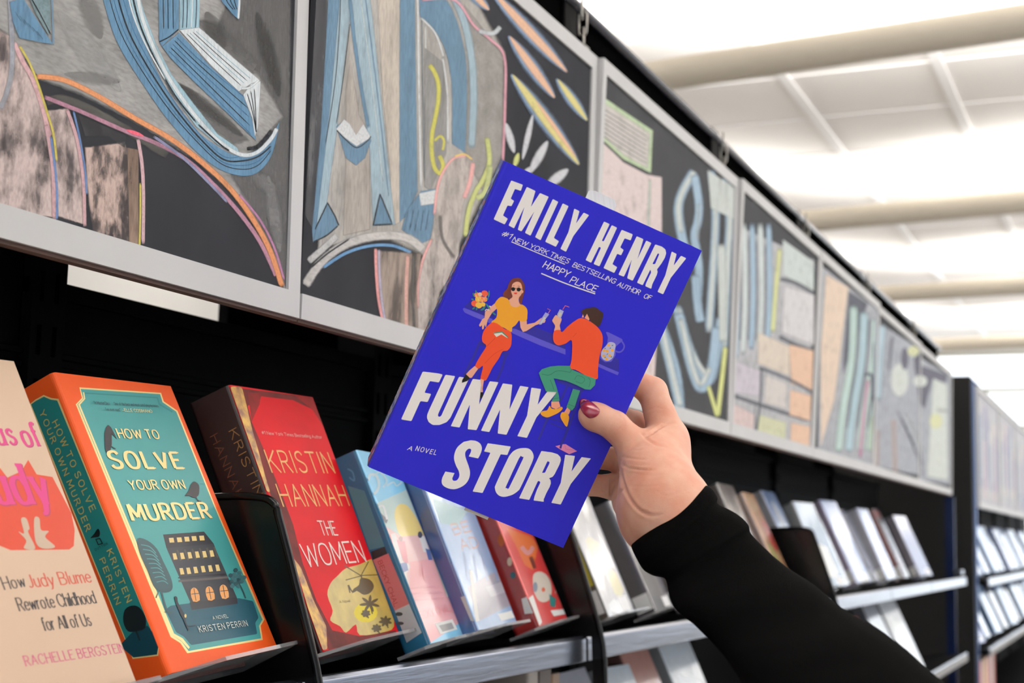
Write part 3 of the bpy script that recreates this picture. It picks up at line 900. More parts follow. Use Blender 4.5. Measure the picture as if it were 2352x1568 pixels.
    for (p, q, w) in (((1028, 480), (985, 668), 26), ((1090, 590), (1015, 725), 40), ((1176, 708), (1085, 780), 44), ((915, 515), (950, 640), 34), ((1020, 700), (990, 740), 30)):
        a.spindle(p, q, w, WH)
    a.spindle((968, 640), (950, 700), 24, chalk(196, 200, 132, 1, .3))


def chalk_hidden(a):
    a.at(1, 0, 0)
    W = chalk(200, 198, 196, .9, .35, 2); O = chalk(222, 176, 150, 1, .3); BLU = chalk(120, 148, 176, .95, .35)
    for (p, q, w) in (((1200, 480), (1150, 600), 20), ((1250, 500), (1230, 640), 22), ((1300, 480), (1290, 640), 18)):
        a.spindle(p, q, w, W)
    a.stroke([(1100, 560), (1130, 680), (1210, 760), (1300, 800)], 12, O)
    a.stroke([(1090, 600), (1120, 710), (1200, 790), (1300, 830)], 8, BLU)
    a.poly([(1040, 640), (1110, 720), (1150, 860), (1010, 830)], chalk(150, 140, 134, .8, .4, 1, fe=6))


def chalk_story(a):
    a.at(1.9606, 1340, 100)
    G = chalk(190, 208, 172, 1.0, 0.35); PW = chalk(206, 200, 196, 1.0, 0.4); PK = chalk(222, 206, 204, 1.0, 0.35); LB = chalk(164, 186, 204, 1.0, 0.4, 1); IN = chalk(202, 208, 204, 1.0, 0.4, 1); Y = chalk(216, 220, 150, 1.0, 0.35)
    a.poly([(70, 225), (160, 290), (312, 392), (304, 582), (180, 520), (70, 420)], G); a.poly([(70, 250), (300, 405), (290, 560), (180, 500), (70, 400)], PW)
    for k in range(7): a.stroke([(75, 285 + k * 20), (170, 345 + k * 21), (285, 420 + k * 20)], 5, chalk(130, 128, 128, 0.9, 0.4))
    a.poly([(65, 430), (180, 535), (285, 590), (352, 602), (352, 1000), (320, 1500), (20, 1500), (45, 900)], PK); a.stroke([(300, 610), (295, 740), (290, 900)], 14, chalk(190, 196, 188, .9, .4))
    # tall letters, pale outlines round bare slate
    a.stroke([(500, 575), (450, 660), (428, 740), (440, 850), (470, 960), (500, 1000)], 46, LB); a.stroke([(500, 575), (450, 660), (428, 740), (440, 850)], 24, IN)
    a.stroke([(500, 590), (520, 720), (515, 800), (500, 870), (520, 1000), (515, 1150)], 40, LB); a.stroke([(520, 720), (515, 880)], 20, IN)
    for x, y0, y1, w in ((575, 570, 1300, 40), (640, 600, 1380, 44)):
        a.stroke([(x, y0), (x + 20, 760), (x + 10, 1000), (x - 10, y1)], w, LB); a.stroke([(x, y0 + 20), (x + 20, 760), (x + 10, 1000), (x - 10, y1)], w * .5, IN)
    a.poly([(560, 570), (690, 640), (690, 800), (575, 740)], IN)
    a.stroke([(340, 1230), (420, 1480), (440, 1700)], 40, LB); a.stroke([(420, 1180), (480, 1380), (560, 1520), (600, 1400), (620, 1230)], 46, LB); a.stroke([(430, 1190), (490, 1390), (560, 1500)], 22, IN)
    a.at(2.119, 1520, 560)
    a.stroke([(-10, 380), (50, 620), (90, 800)], 52, LB); a.stroke([(0, 400), (55, 640), (90, 790)], 26, IN)
    a.stroke([(80, 330), (140, 580), (190, 700), (240, 620), (270, 400)], 54, LB); a.stroke([(90, 360), (150, 600), (190, 680), (235, 600)], 26, IN)
    a.stroke([(165, 150), (175, 300), (190, 380)], 46, LB)
    a.stroke([(310, 500), (295, 640), (272, 840)], 24, Y); a.stroke([(226, 690), (250, 770), (270, 838)], 20, Y)
    a.stroke([(290, 0), (295, 250), (300, 480)], 44, IN)


def chalk_words(a):
    a.at(2.119, 1520, 560)
    LB = chalk(164, 186, 204, 1.0, 0.4, 1); IN = chalk(206, 214, 214, 1.0, 0.4, 1); Y = chalk(212, 216, 160, 1.0, 0.35); W = chalk(214, 212, 214, 1.0, 0.4); O = chalk(226, 192, 168, 1.0, 0.35); LV = chalk(202, 196, 206, 1.0, 0.4); D = chalk(104, 106, 112, 1.0, 0.4)
    a.poly([(335, -120), (740, 80), (735, 1010), (330, 880)], chalk(190, 190, 194, 0.9, 0.5))
    for x, c in ((365, LB), (400, IN), (440, LB), (480, IN), (520, LB)):
        a.stroke([(x, -100), (x + 6, 250), (x - 6, 560 - (x - 365) * .6)], 30, c)
    for x in (384, 424, 462, 504): a.stroke([(x, -60 + (x - 384) * .5), (x, 300), (x - 4, 470)], 7, D)
    a.stroke([(575, 20), (555, 230), (540, 430)], 24, Y)
    a.poly([(590, -20), (740, 90), (740, 230), (590, 150)], chalk(206, 214, 212, 1.0, 0.4)); a.stroke([(575, 170), (650, 190), (740, 240)], 22, D)
    a.poly([(598, 205), (742, 250), (740, 490), (585, 430)], W); a.stroke([(570, 450), (650, 490), (740, 520)], 22, D)
    a.poly([(470, 430), (622, 500), (620, 640), (468, 580)], chalk(218, 206, 192, 1.0, 0.4)); a.poly([(620, 490), (738, 520), (732, 710), (630, 680)], O)
    a.poly([(345, 565), (480, 620), (474, 740), (342, 720)], LV); a.stroke([(340, 735), (500, 790), (720, 860)], 20, D); a.stroke([(470, 600), (620, 660), (730, 720)], 16, D)
    a.poly([(505, 640), (610, 680), (605, 800), (500, 770)], chalk(212, 206, 202, 1, .4)); a.poly([(625, 710), (728, 740), (722, 860), (622, 830)], O)
    a.poly([(338, 775), (450, 830), (444, 930), (336, 900)], chalk(216, 196, 194, 1, .4)); a.poly([(470, 830), (605, 870), (600, 970), (466, 920)], chalk(206, 208, 176, 1, .4)); a.poly([(630, 870), (722, 890), (716, 1010), (626, 980)], O)
    a.stroke([(485, 600), (480, 760), (460, 920)], 12, D); a.stroke([(455, 780), (452, 930)], 10, D)


def chalk_far(a):
    a.at(2.119, 1520, 560)
    D = chalk(92, 94, 104, 1.0, 0.4, 1); LB = chalk(176, 200, 208, 1.0, 0.4, 1); T = chalk(190, 212, 206, 1.0, 0.4, 1); P = chalk(226, 206, 188, 1.0, 0.35)
    a.poly([(770, 100), (1412, 560), (1412, 1210), (760, 1010)], chalk(178, 180, 186, 0.9, 0.5))
    a.poly([(800, 150), (908, 212), (870, 520), (840, 760), (775, 985), (775, 500)], P)
    a.poly([(910, 230), (1000, 290), (960, 420), (880, 640), (890, 480)], D)
    for (x, c, w) in ((935, T, 40), (985, LB, 42), (1040, T, 40), (1085, T, 34)):
        a.stroke([(x, 300 + (x - 935) * .6), (x - 10, 560), (x - 55, 820), (x - 75, 1010)], w, c)
    for x in (960, 1010, 1062): a.stroke([(x, 340 + (x - 960) * .5), (x - 14, 560), (x - 60, 900)], 9, D)
    a.stroke([(1005, 660), (985, 820), (965, 1040)], 14, chalk(190, 130, 160, 1, .3)); a.stroke([(1025, 840), (1012, 1000)], 14, chalk(210, 212, 140, 1, .3)); a.stroke([(990, 640), (1020, 640), (1025, 760)], 16, D)
    a.at(3.4845, 1900, 700)


def chalk_far_b(a):
    a.at(3.4845, 1900, 700)
    D = chalk(98, 98, 110, 1.0, 0.4, 1); LB = chalk(176, 196, 206, 1.0, 0.4, 1); W = chalk(208, 214, 208, 1.0, 0.4); O = chalk(226, 196, 178, 1.0, 0.4); Y = chalk(214, 216, 176, 1, .4)
    a.poly([(380, 120), (985, 560), (985, 1440), (375, 1300)], chalk(176, 180, 188, 0.9, 0.5))
    a.stroke([(440, 160), (420, 420), (400, 760)], 70, LB); a.stroke([(400, 1000), (395, 1300)], 60, O); a.stroke([(530, 920), (545, 1340)], 56, O)
    a.ell((580, 600), 70, 130, W); a.stroke([(520, 260), (490, 520)], 40, D); a.ell((690, 370), 46, 40, Y); a.ell((620, 430), 30, 90, D)
    a.poly([(690, 440), (960, 560), (950, 620), (840, 600), (780, 830), (740, 780), (720, 600)], D)
    a.ell((745, 610), 56, 46, W)
    for k in range(5): a.stroke([(560 + k * 30, 850 + k * 60), (640 + k * 30, 1000 + k * 70)], 24, D)
    for k in range(4): a.stroke([(620 + k * 26, 860 + k * 60), (700 + k * 22, 980 + k * 60)], 18, W)
    a.poly([(850, 590), (960, 640), (965, 1400), (800, 1370), (830, 900)], W); a.stroke([(880, 840), (960, 850)], 30, D); a.ell((870, 930), 50, 60, Y)
    a.stroke([(740, 1130), (760, 1380)], 34, D); a.stroke([(370, 300), (372, 900), (370, 1320)], 10, D)


BL_ = ['nearest chalkboard, cropped at left, with a sweeping blue letter and an orange arc',
       'second chalkboard, with blue chalk letters A and D, a thumb and pale leaf strokes',
       'third chalkboard, with a green-edged sign, a pale pink block and tall outlined letters',
       'fourth chalkboard, covered in pale blue bars and stacked grey and orange blocks',
       'fifth chalkboard, with a peach stripe and pale teal strokes',
       'sixth chalkboard, mottled pale blue and orange chalk beside the last board',
       'last chalkboard of the near run, with dark diagonal marks and a pale column']
FN = [[chalk_read_left], [chalk_read_right, chalk_hidden], [chalk_story], [chalk_words], [chalk_far, chalk_far_b], [chalk_far_b], [chalk_far_b]]


def clip_board(m, x0, x1, z0, z1, keep):
    """trim the drawing to the slate: clamp vertices of the added shapes to the framed area"""
    for q in range(keep, len(m.v)):
        x, yy, z = m.v[q]
        xc = min(max(x, x0), x1); zc = min(max(z, z0), z1)
        if xc != x or zc != z:
            off = yy - board_y(x, z)
            m.v[q] = (xc, board_y(xc, zc) + off, zc)


for i in range(7):
    t, m, a = board(i, BL_[i])
    keep = len(m.v)
    for fn in FN[i]:
        fn(a)
    sw = 0.0185 if i < 2 else 0.016
    clip_board(m, XB[i] + (0.0025 if i == 1 else 0.0155), XB[i + 1] - sw - 0.0015, ZB + 0.0225, ZT - 0.020, keep)
    m.build('slate', parent=t)

# ------------------------------------------------------------------ books
def rodrigues(r):
    r = np.array(r, float); th = np.linalg.norm(r); k = r / th
    K = np.array([[0, -k[2], k[1]], [k[2], 0, -k[0]], [-k[1], k[0], 0]])
    return np.eye(3) + math.sin(th) * K + (1 - math.cos(th)) * K @ K


def pose(yaw, lean):
    y = math.radians(yaw); l = math.radians(lean)
    Rz = np.array([[math.cos(y), -math.sin(y), 0], [math.sin(y), math.cos(y), 0], [0, 0, 1]])
    Rx = np.array([[1, 0, 0], [0, math.cos(l), math.sin(l)], [0, -math.sin(l), math.cos(l)]])
    return Rz @ Rx


M_PAGES = mat('book_pages', rgb(226, 216, 200), rough=0.85, noise=0.18, nscale=700, stretch=(0.05, 4, 0.05))
M_PAGESW = mat('book_pages_white', rgb(232, 230, 226), rough=0.85, noise=0.12, nscale=700, stretch=(0.05, 4, 0.05))


class Book:
    """local frame: origin at the foot of the fold between spine and front cover, x to the fore edge, y into the book, z up the cover"""
    def __init__(s, label, R3, o, W, H, T, cover, spine, back=None, group='books facing out on the display shelves', pages=M_PAGES, name='book', cat='book'):
        s.R = np.array(R3, float); s.o = np.array(o, float); s.W, s.H, s.T = W, H, T
        s.t = thing(name, label, cat, tuple(s.o + s.R @ np.array([W / 2, T / 2, 0])), group)
        s.cover, s.spine = cover, spine
        s.pages = pages
        s.mesh = Mesh()
        L = s.L; r = min(0.0035, T * 0.25); th = 0.0022
        # outer U-shaped profile of the jacket, extruded up the book; front, spine and back get their own ink
        arc1 = [(r - r * math.sin(a), r - r * math.cos(a)) for a in [math.pi / 2 * k / 4 for k in range(5)]]
        arc2 = [(r - r * math.cos(a), T - r + r * math.sin(a)) for a in [math.pi / 2 * k / 4 for k in range(5)]]
        out = [(W, 0)] + arc1 + arc2 + [(W, T)]
        inn = [(W, T - th), (th, T - th), (th, th), (W, th)]
        n = len(out)
        for i in range(n - 1):
            mt = cover if i <= 2 else (spine if i < n - 2 else (back or cover))
            q = [L(out[i][0], out[i][1], 0), L(out[i + 1][0], out[i + 1][1], 0), L(out[i + 1][0], out[i + 1][1], H), L(out[i][0], out[i][1], H)]
            s.mesh.add(q, [(0, 1, 2, 3)], mt)
        for i in range(3):
            q = [L(inn[i][0], inn[i][1], 0), L(inn[i + 1][0], inn[i + 1][1], 0), L(inn[i + 1][0], inn[i + 1][1], H), L(inn[i][0], inn[i][1], H)]
            s.mesh.add(q, [(0, 1, 2, 3)], back or cover)
        for (a, b) in (((W, 0), (W, th)), ((W, T - th), (W, T))):
            s.mesh.add([L(a[0], a[1], 0), L(b[0], b[1], 0), L(b[0], b[1], H), L(a[0], a[1], H)], [(0, 1, 2, 3)], cover)
        ring = out + inn
        tri = tessellate_polygon([[Vector((p[0], p[1], 0)) for p in ring]])
        for zz in (0, H):
            s.mesh.add([L(p[0], p[1], zz) for p in ring], [tuple(t) for t in tri], back or cover)
        s.front = Art(s.mesh, s.cover_surf, eps=6e-6); s.front.surf2 = s.cover_uv; s.front.to_uv = lambda p, A=s.front: s.px_uv(p[0] / A.s + A.ox, p[1] / A.s + A.oy)
        s.sp = Art(s.mesh, s.spine_surf, eps=8e-6); s.sp.surf2 = s.spine_uv; s.sp.to_uv = lambda p, A=s.sp: s.px_suv(p[0] / A.s + A.ox, p[1] / A.s + A.oy)

    def L(s, x, y, z):
        return s.o + s.R @ np.array([x, y, z])

    def loc(s, p):
        return s.R.T @ (np.asarray(p) - s.o)

    def clampc(s, q, off):
        return s.L(min(max(q[0], 0.0008), s.W - 0.0003), -off, min(max(q[2], 0.0003), s.H - 0.0003))

    def cover_surf(s, px, py, off):
        q = s.loc(on_plane(px, py, s.o, s.R[:, 1])); return s.clampc(q, off)

    def cover_uv(s, uv, off):
        return s.clampc((uv[0], 0, uv[1]), off)

    def px_uv(s, px, py):
        q = s.loc(on_plane(px, py, s.o, s.R[:, 1])); return np.array([q[0], q[2]])

    def spine_surf(s, px, py, off):
        q = s.loc(on_plane(px, py, s.o, s.R[:, 0])); r = 0.001
        return s.L(-off, min(max(q[1], r), s.T - r), min(max(q[2], 0.0003), s.H - 0.0003))

    def spine_uv(s, uv, off):
        return s.L(-off, min(max(-uv[0], 0.001), s.T - 0.001), min(max(uv[1], 0.0003), s.H - 0.0003))

    def px_suv(s, px, py):
        q = s.loc(on_plane(px, py, s.o, s.R[:, 0])); return np.array([-q[1], q[2]])

    def fuv(s, u, v):
        """front cover point given as fractions of width and height"""
        return (u * s.W, v * s.H)

    def rect(s, u0, v0, u1, v1, mt, art=None):
        """a printed patch given in fractions of the front cover"""
        s.front.begin()
        vs = [s.cover_uv((u * s.W, v * s.H), s.front.off) for u, v in ((u0, v0), (u1, v0), (u1, v1), (u0, v1))]
        s.mesh.add(vs, [(0, 1, 2, 3)], mt)

    def upoly(s, pts, mt):
        s.front.begin()
        tri = tessellate_polygon([[Vector((p[0], p[1], 0)) for p in pts]])
        s.mesh.add([s.cover_uv((u * s.W, v * s.H), s.front.off) for u, v in pts], [tuple(t) for t in tri], mt)

    def srect(s, u0, v0, u1, v1, mt):
        """a printed patch on the spine; u from the back (0) to the front fold (1)"""
        s.sp.begin()
        vs = [s.spine_uv((-(1 - u) * s.T, v * s.H), s.sp.off) for u, v in ((u0, v0), (u1, v0), (u1, v1), (u0, v1))]
        s.mesh.add(vs, [(0, 1, 2, 3)], mt)

    def text(s, st, p0, p1, hpx, mt, where='front', **kw):
        A = s.front if where == 'front' else s.sp
        c = ((p0[0] + p1[0]) / 2 / A.s + A.ox, (p0[1] + p1[1]) / 2 / A.s + A.oy)
        n = s.R[:, 1] if where == 'front' else s.R[:, 0]
        w = on_plane(c[0], c[1], s.o, n); depth = float(CAM_R.T[2] @ (w - CAM_C))
        h = hpx / A.s * depth / FPX * kw.pop('hk', 1.0)
        A.begin()
        text(A, st, p0, p1, h, mt, to_uv=A.to_uv, **kw)

    def done(s, extra=None):
        c = s.mesh.build('dust_jacket', parent=s.t)
        m = Mesh(); W, H, T = s.W, s.H, s.T
        lo = (0.0026, 0.0024, 0.003); hi = (W - 0.004, T - 0.0024, H - 0.003)
        vs = [s.L(x, y, z) for (x, y, z) in ((lo[0], lo[1], lo[2]), (hi[0], lo[1], lo[2]), (hi[0], hi[1], lo[2]), (lo[0], hi[1], lo[2]), (lo[0], lo[1], hi[2]), (hi[0], lo[1], hi[2]), (hi[0], hi[1], hi[2]), (lo[0], hi[1], hi[2]))]
        m.add(vs, [(0, 3, 2, 1), (4, 5, 6, 7), (0, 1, 5, 4), (1, 2, 6, 5), (2, 3, 7, 6), (3, 0, 4, 7)], s.pages)
        m.build('page_block', parent=s.t)
        return s.t


# ---- the held book
HR = rodrigues((0.45611, 0.18191, -0.98985)); HO = (0.90153, 0.51586, 1.54466)
C_BLUE = mat('held_cover_blue', rgb(36, 32, 184), rough=0.45, spec=0.25, bump=0.03, bscale=900)
held = Book('bright blue hardcover novel held up in the hand, two seated figures on its cover', HR, HO, 0.157, 0.241, 0.030,
            C_BLUE, mat('held_spine_blue', rgb(52, 48, 160), rough=0.3), group=None, pages=M_PAGESW)
A = held.front
WH = ink(244, 236, 230)
DBL = ink(42, 38, 142); MBL = ink(92, 84, 196); SK = ink(236, 170, 142); SK2 = ink(240, 160, 128); RED = ink(236, 82, 42); YEL = ink(240, 164, 44); GRN = ink(62, 140, 112); GRD = ink(40, 104, 84); BRN = ink(104, 46, 34); DBR = ink(58, 34, 26); BLKI = ink(20, 18, 20); PINK = ink(226, 136, 176)
# counter, stools (under the figures)
A.at(5.225, 1050, 620)
A.poly([(85, 440), (165, 365), (470, 500), (440, 580), (320, 545)], DBL); A.poly([(66, 470), (80, 452), (200, 498), (430, 590), (400, 640), (200, 560), (90, 510)], MBL, rnd=10)
A.poly([(750, 640), (860, 650), (960, 690), (1300, 830), (1300, 950), (1150, 895), (660, 705)], DBL)
A.poly([(655, 700), (700, 705), (1010, 835), (1300, 950), (1300, 1015), (1000, 905), (780, 810), (650, 750)], MBL)
A.poly([(262, 850), (350, 890), (350, 925), (262, 890)], DBL); A.stroke([(270, 870), (190, 1060), (85, 1260)], 30, DBL, smooth=False); A.stroke([(275, 1160), (225, 1300)], 22, DBL, smooth=False)
A.poly([(550, 975), (625, 990), (610, 1035), (540, 1015)], DBL); A.stroke([(588, 1010), (540, 1180), (475, 1335)], 28, DBL, smooth=False)
A.stroke([(110, 1360), (240, 1420), (360, 1400)], 18, DBL, smooth=False)
A.at(4.126, 1220, 680)
A.poly([(640, 590), (700, 600), (790, 575), (832, 600), (832, 715), (640, 640)], DBL); A.stroke([(632, 650), (720, 690), (826, 735)], 30, MBL)
A.poly([(250, 780), (300, 780), (500, 850), (498, 905), (420, 880), (240, 810)], DBL)
A.stroke([(345, 840), (300, 950), (140, 1190), (70, 1360)], 22, DBL, smooth=False)
A.stroke([(475, 890), (440, 1010), (350, 1250), (275, 1440)], 22, DBL, smooth=False); A.stroke([(100, 1145), (200, 1165), (300, 1190)], 12, DBL, smooth=False); A.stroke([(180, 1200), (310, 1255)], 12, DBL, smooth=False)
# jug
A.poly([(706, 338), (730, 340), (800, 375), (862, 405), (868, 425), (845, 440), (800, 480), (800, 560), (760, 620), (700, 625), (655, 590), (660, 530), (720, 450), (728, 390)], MBL, rnd=8)
A.poly(smooth_line([(735, 437), (775, 437), (800, 460), (790, 520), (775, 580), (730, 612), (685, 600), (662, 560), (672, 510), (710, 470)], True, 3), ink(190, 186, 214))
A.stroke([(862, 430), (882, 470), (868, 510), (835, 530), (800, 520)], 15, MBL)
for (x, y_) in ((735, 465), (720, 520), (768, 512), (690, 515), (745, 562), (688, 565), (715, 595)): A.ell((x, y_), 15, 12, YEL, 0.5, 8)
for (x, y_) in ((770, 466), (750, 492), (700, 495), (722, 548), (760, 575), (700, 580)): A.ell((x, y_), 9, 4, GRD, -0.6, 6)
# envelope
A.at(9.225, 1170, 1010)
A.poly([(972, 132), (1060, 108), (1120, 92), (1190, 86), (1432, 236), (1268, 300), (1080, 200)], PINK); A.stroke([(1175, 92), (1190, 190), (1425, 228)], 8, ink(190, 104, 146), smooth=False); A.stroke([(1120, 20), (1078, 180)], 44, DBL, smooth=False)
# big lettering
def letters(sc, ox, oy, items, r=14):
    A.at(sc, ox, oy); A.begin()
    for it in items:
        pts, holes = (it if isinstance(it, tuple) and isinstance(it[0], list) else (it, []))
        A.poly(pts, WH, holes=holes, rnd=r, new=False)
letters(7.84, 1120, 400, [
    [(425, 112), (635, 190), (598, 300), (492, 264), (415, 440), (478, 480), (428, 575), (358, 562), (276, 742), (364, 800), (306, 904), (108, 810)],
    [(706, 228), (862, 300), (778, 588), (942, 338), (1100, 405), (772, 1106), (672, 1054), (840, 672), (608, 1028), (542, 998), (664, 585), (474, 974), (376, 920)],
    [(1174, 446), (1273, 496), (952, 1188), (854, 1132)],
    [(1352, 524), (1458, 575), (1192, 1146), (1284, 1206), (1228, 1306), (1036, 1214)],
    [(1560, 618), (1654, 664), (1592, 885), (1730, 690), (1826, 736), (1545, 1110), (1410, 1396), (1310, 1342), (1455, 1040)]])
letters(7.4654, 1330, 490, [
    [(428, 138), (524, 182), (390, 468), (420, 480), (560, 200), (652, 244), (348, 906), (248, 866), (376, 586), (342, 570), (206, 846), (112, 798)],
    [(730, 280), (922, 358), (884, 462), (780, 426), (705, 582), (766, 624), (720, 718), (654, 690), (570, 868), (654, 920), (602, 1020), (418, 936)],
    [(988, 390), (1104, 440), (1000, 780), (1152, 464), (1240, 506), (918, 1154), (824, 1110), (904, 790), (768, 1084), (674, 1048)],
    ([(1306, 530), (1420, 568), (1480, 616), (1494, 680), (1470, 760), (1410, 860), (1334, 960), (1348, 1000), (1330, 1060), (1256, 1210), (1236, 1292), (1134, 1246), (1150, 1190), (1236, 1010), (1222, 960), (1090, 1230), (992, 1186)], [[(1350, 682), (1376, 694), (1302, 868), (1256, 868)]]),
    [(1588, 652), (1672, 694), (1622, 892), (1748, 724), (1838, 768), (1574, 1100), (1440, 1386), (1344, 1342), (1478, 1060)]])
letters(9.225, 900, 840, [
    [(655, 118), (985, 158), (1078, 182), (998, 350), (805, 320), (692, 566), (834, 592), (758, 764), (606, 744), (414, 1168), (196, 1132)],
    [(1136, 186), (1344, 216), (980, 1020), (976, 1064), (1010, 1080), (1046, 1056), (1330, 430), (1425, 228), (1640, 258), (1240, 1100), (1160, 1190), (1010, 1250), (868, 1250), (780, 1190), (744, 1100), (750, 1030), (790, 930)]], r=22)
letters(9.2227, 1080, 860, [
    [(55, 90), (246, 112), (188, 632), (416, 140), (598, 160), (132, 1174), (-52, 1155), (-10, 632), (-226, 1118), (-412, 1090)],
    [(692, 184), (892, 212), (830, 740), (1058, 236), (1236, 266), (768, 1272), (582, 1246), (632, 736), (404, 1214), (228, 1186)],
    [(1296, 274), (1500, 304), (1428, 636), (1660, 322), (1852, 352), (1402, 905), (1200, 1338), (998, 1302), (1204, 870)]], r=14)
A.at(9.225, 1000, 1000); A.begin()
A.poly(smooth_line([(745, 98), (850, 110), (940, 160), (982, 240), (978, 320), (940, 420)], n=4) + [(905, 482), (708, 440)] + smooth_line([(750, 350), (758, 300), (735, 276), (690, 284), (640, 340), (632, 420), (660, 520), (710, 660), (734, 780), (715, 900), (650, 1010), (540, 1090), (400, 1134), (260, 1112), (160, 1050), (132, 970), (150, 880)], n=4) + [(212, 760), (406, 792)] + smooth_line([(358, 900), (370, 945), (418, 956), (470, 930), (508, 850), (495, 750), (440, 640), (400, 520), (398, 420), (430, 310), (490, 220), (600, 130)], n=4), WH, new=False)
A.poly([(1110, 160), (1598, 230), (1522, 410), (1384, 394), (1000, 1214), (788, 1182), (1166, 362), (1030, 334)], WH, rnd=14, new=False)
A.at(9.225, 1170, 1010)
A.poly(smooth_line([(-70, 1180), (-190, 1205), (-330, 1165), (-430, 1070), (-440, 960), (-380, 820), (-130, 300), (-60, 230), (60, 195)], n=3)[::1] + smooth_line([(180, 168), (330, 172), (440, 215), (500, 290), (508, 380), (470, 490), (240, 980), (180, 1090), (60, 1150)], n=3), WH,
       holes=[smooth_line([(-205, 985), (-180, 1020), (-140, 1022), (-110, 990), (270, 440), (286, 380), (262, 345), (220, 350), (190, 390)], False, 3)], new=False) if False else None
o_out = [(330, 170), (420, 190), (480, 250), (512, 340), (500, 420), (420, 600), (230, 1010), (180, 1080), (60, 1160), (-60, 1196), (-190, 1210), (-300, 1180), (-390, 1110), (-425, 1010), (-400, 900), (-200, 470), (-70, 350), (20, 290), (110, 215), (220, 178)]
o_out = [(330, 170), (420, 190), (480, 250), (512, 340), (500, 420), (420, 600), (230, 1010), (180, 1080), (60, 1160), (-60, 1196), (-190, 1205), (-300, 1170), (-385, 1090), (-424, 990), (-400, 890), (-60, 340), (0, 290), (100, 215), (220, 178)]
# the O of STORY, as seen across both close views
O_OUT = [(1205.5, 1028.4), (1215, 1030), (1222, 1036.5), (1225.6, 1046), (1224.3, 1055), (1216, 1075), (1196, 1118), (1190, 1126.5), (1180, 1134), (1170, 1138), (1158, 1140.5), (1147, 1138), (1140, 1131), (1136.8, 1121), (1139.5, 1110), (1166, 1053.5), (1172, 1043.5), (1180, 1035), (1192, 1029.5)]
O_IN = [(1197.5, 1047.6), (1201, 1049.5), (1200.8, 1054), (1170, 1118), (1166, 1121.2), (1162, 1119.5), (1162.8, 1115), (1192, 1052)]
A.at(1, 0, 0); A.poly(smooth_line(O_OUT, True, 3), WH, holes=[smooth_line(O_IN, True, 2)], new=False)
A.at(9.225, 1170, 1010)
A.poly([(678, 232), (900, 262), (1020, 300), (1080, 360), (1090, 430), (1060, 520), (960, 720), (915, 780), (838, 808), (872, 850), (878, 920), (850, 1000), (780, 1130), (725, 1260), (730, 1308), (512, 1280), (530, 1200), (580, 1060), (655, 900), (640, 872), (605, 866), (420, 1268), (204, 1232)], WH, holes=[[(806, 448), (852, 465), (846, 500), (752, 692), (690, 696)]], rnd=12, new=False)
A.poly([(1182, 312), (1388, 338), (1315, 668), (1530, 362), (1728, 390), (1300, 930), (1086, 1366), (888, 1330), (1088, 905)], WH, rnd=12, new=False)
# handwritten lines
kw = dict(nib=(13, 13), jitter=3, slant=0.18)
A.at(7.84, 1120, 400)
held.text('#1', (240, 1095), (400, 1160), 95, WH, **kw)
held.text('NEW YORK TIMES', (445, 1195), (1440, 1605), 82, WH, gap=20, **kw)
A.begin(); A.stroke([(428, 1215), (900, 1415), (1390, 1620)], 15, WH)
A.at(7.4654, 1330, 490)
held.text('BESTSELLING', (-120, 905), (600, 1200), 78, WH, gap=20, **kw); held.text('AUTHOR', (650, 1240), (1020, 1395), 80, WH, gap=18, **kw); held.text('OF', (1100, 1440), (1215, 1480), 76, WH, **kw)
A.at(5.225, 1050, 620)
held.text('HAPPY', (1025, -35), (1320, 90), 78, WH, gap=20, **kw)
A.at(7.4654, 1330, 490)
held.text('PLACE', (-165, 1180), (270, 1345), 105, WH, gap=18, **kw)
A.at(1, 0, 0); A.stroke([(1243, 627.5), (1300, 651), (1367, 674.5)], 2.6, WH)
A.at(9.225, 900, 840)
held.text('A', (330, 1775), (415, 1800), 95, WH, **kw); held.text('NOVEL', (500, 1790), (930, 1880), 95, WH, gap=44, **kw)
# woman
A.at(5.225, 1050, 620); A.k += 1
A.poly([(660, 105), (740, 92), (785, 130), (812, 190), (808, 260), (785, 350), (770, 405), (745, 395), (740, 340), (640, 345), (560, 320), (556, 270), (600, 220), (620, 160)], BRN, smooth=True)
A.poly([(470, 385), (500, 440), (420, 510), (365, 600), (345, 690), (330, 650), (318, 705), (300, 712), (296, 660), (275, 680), (262, 660), (300, 590), (330, 570), (335, 500), (400, 440)], SK)
A.poly([(752, 610), (835, 605), (835, 650), (930, 630), (985, 590), (1010, 572), (1062, 600), (1050, 630), (1000, 640), (940, 660), (830, 730), (790, 742), (760, 690)], SK)
A.poly(smooth_line([(655, 200), (670, 160), (720, 138), (765, 160), (782, 230), (770, 290), (740, 335), (745, 395), (775, 430), (700, 455), (625, 420), (620, 360), (665, 320), (648, 260)], True, 3), SK)
A.poly([(790, 240), (795, 265), (776, 282), (772, 250)], SK)
A.poly(smooth_line([(520, 322), (590, 335), (625, 365), (640, 420), (700, 446), (755, 425), (775, 412), (820, 440), (842, 480), (842, 540), (830, 608), (752, 614), (745, 600), (700, 660), (660, 690), (650, 742), (560, 690), (410, 630), (470, 570), (478, 470), (452, 400)], True, 3), YEL)
A.poly(smooth_line([(410, 632), (480, 640), (560, 700), (645, 745), (652, 860), (640, 920), (600, 965), (545, 975), (500, 1060), (430, 1160), (380, 1260), (345, 1320), (300, 1320), (282, 1285), (310, 1150), (250, 1185), (218, 1140), (290, 1010), (350, 910), (305, 860), (300, 790), (330, 710)], True, 3), RED)
A.stroke([(455, 815), (380, 890), (350, 915)], 6, ink(206, 60, 34)); A.stroke([(555, 945), (440, 1010), (330, 1120)], 5, ink(206, 60, 34))
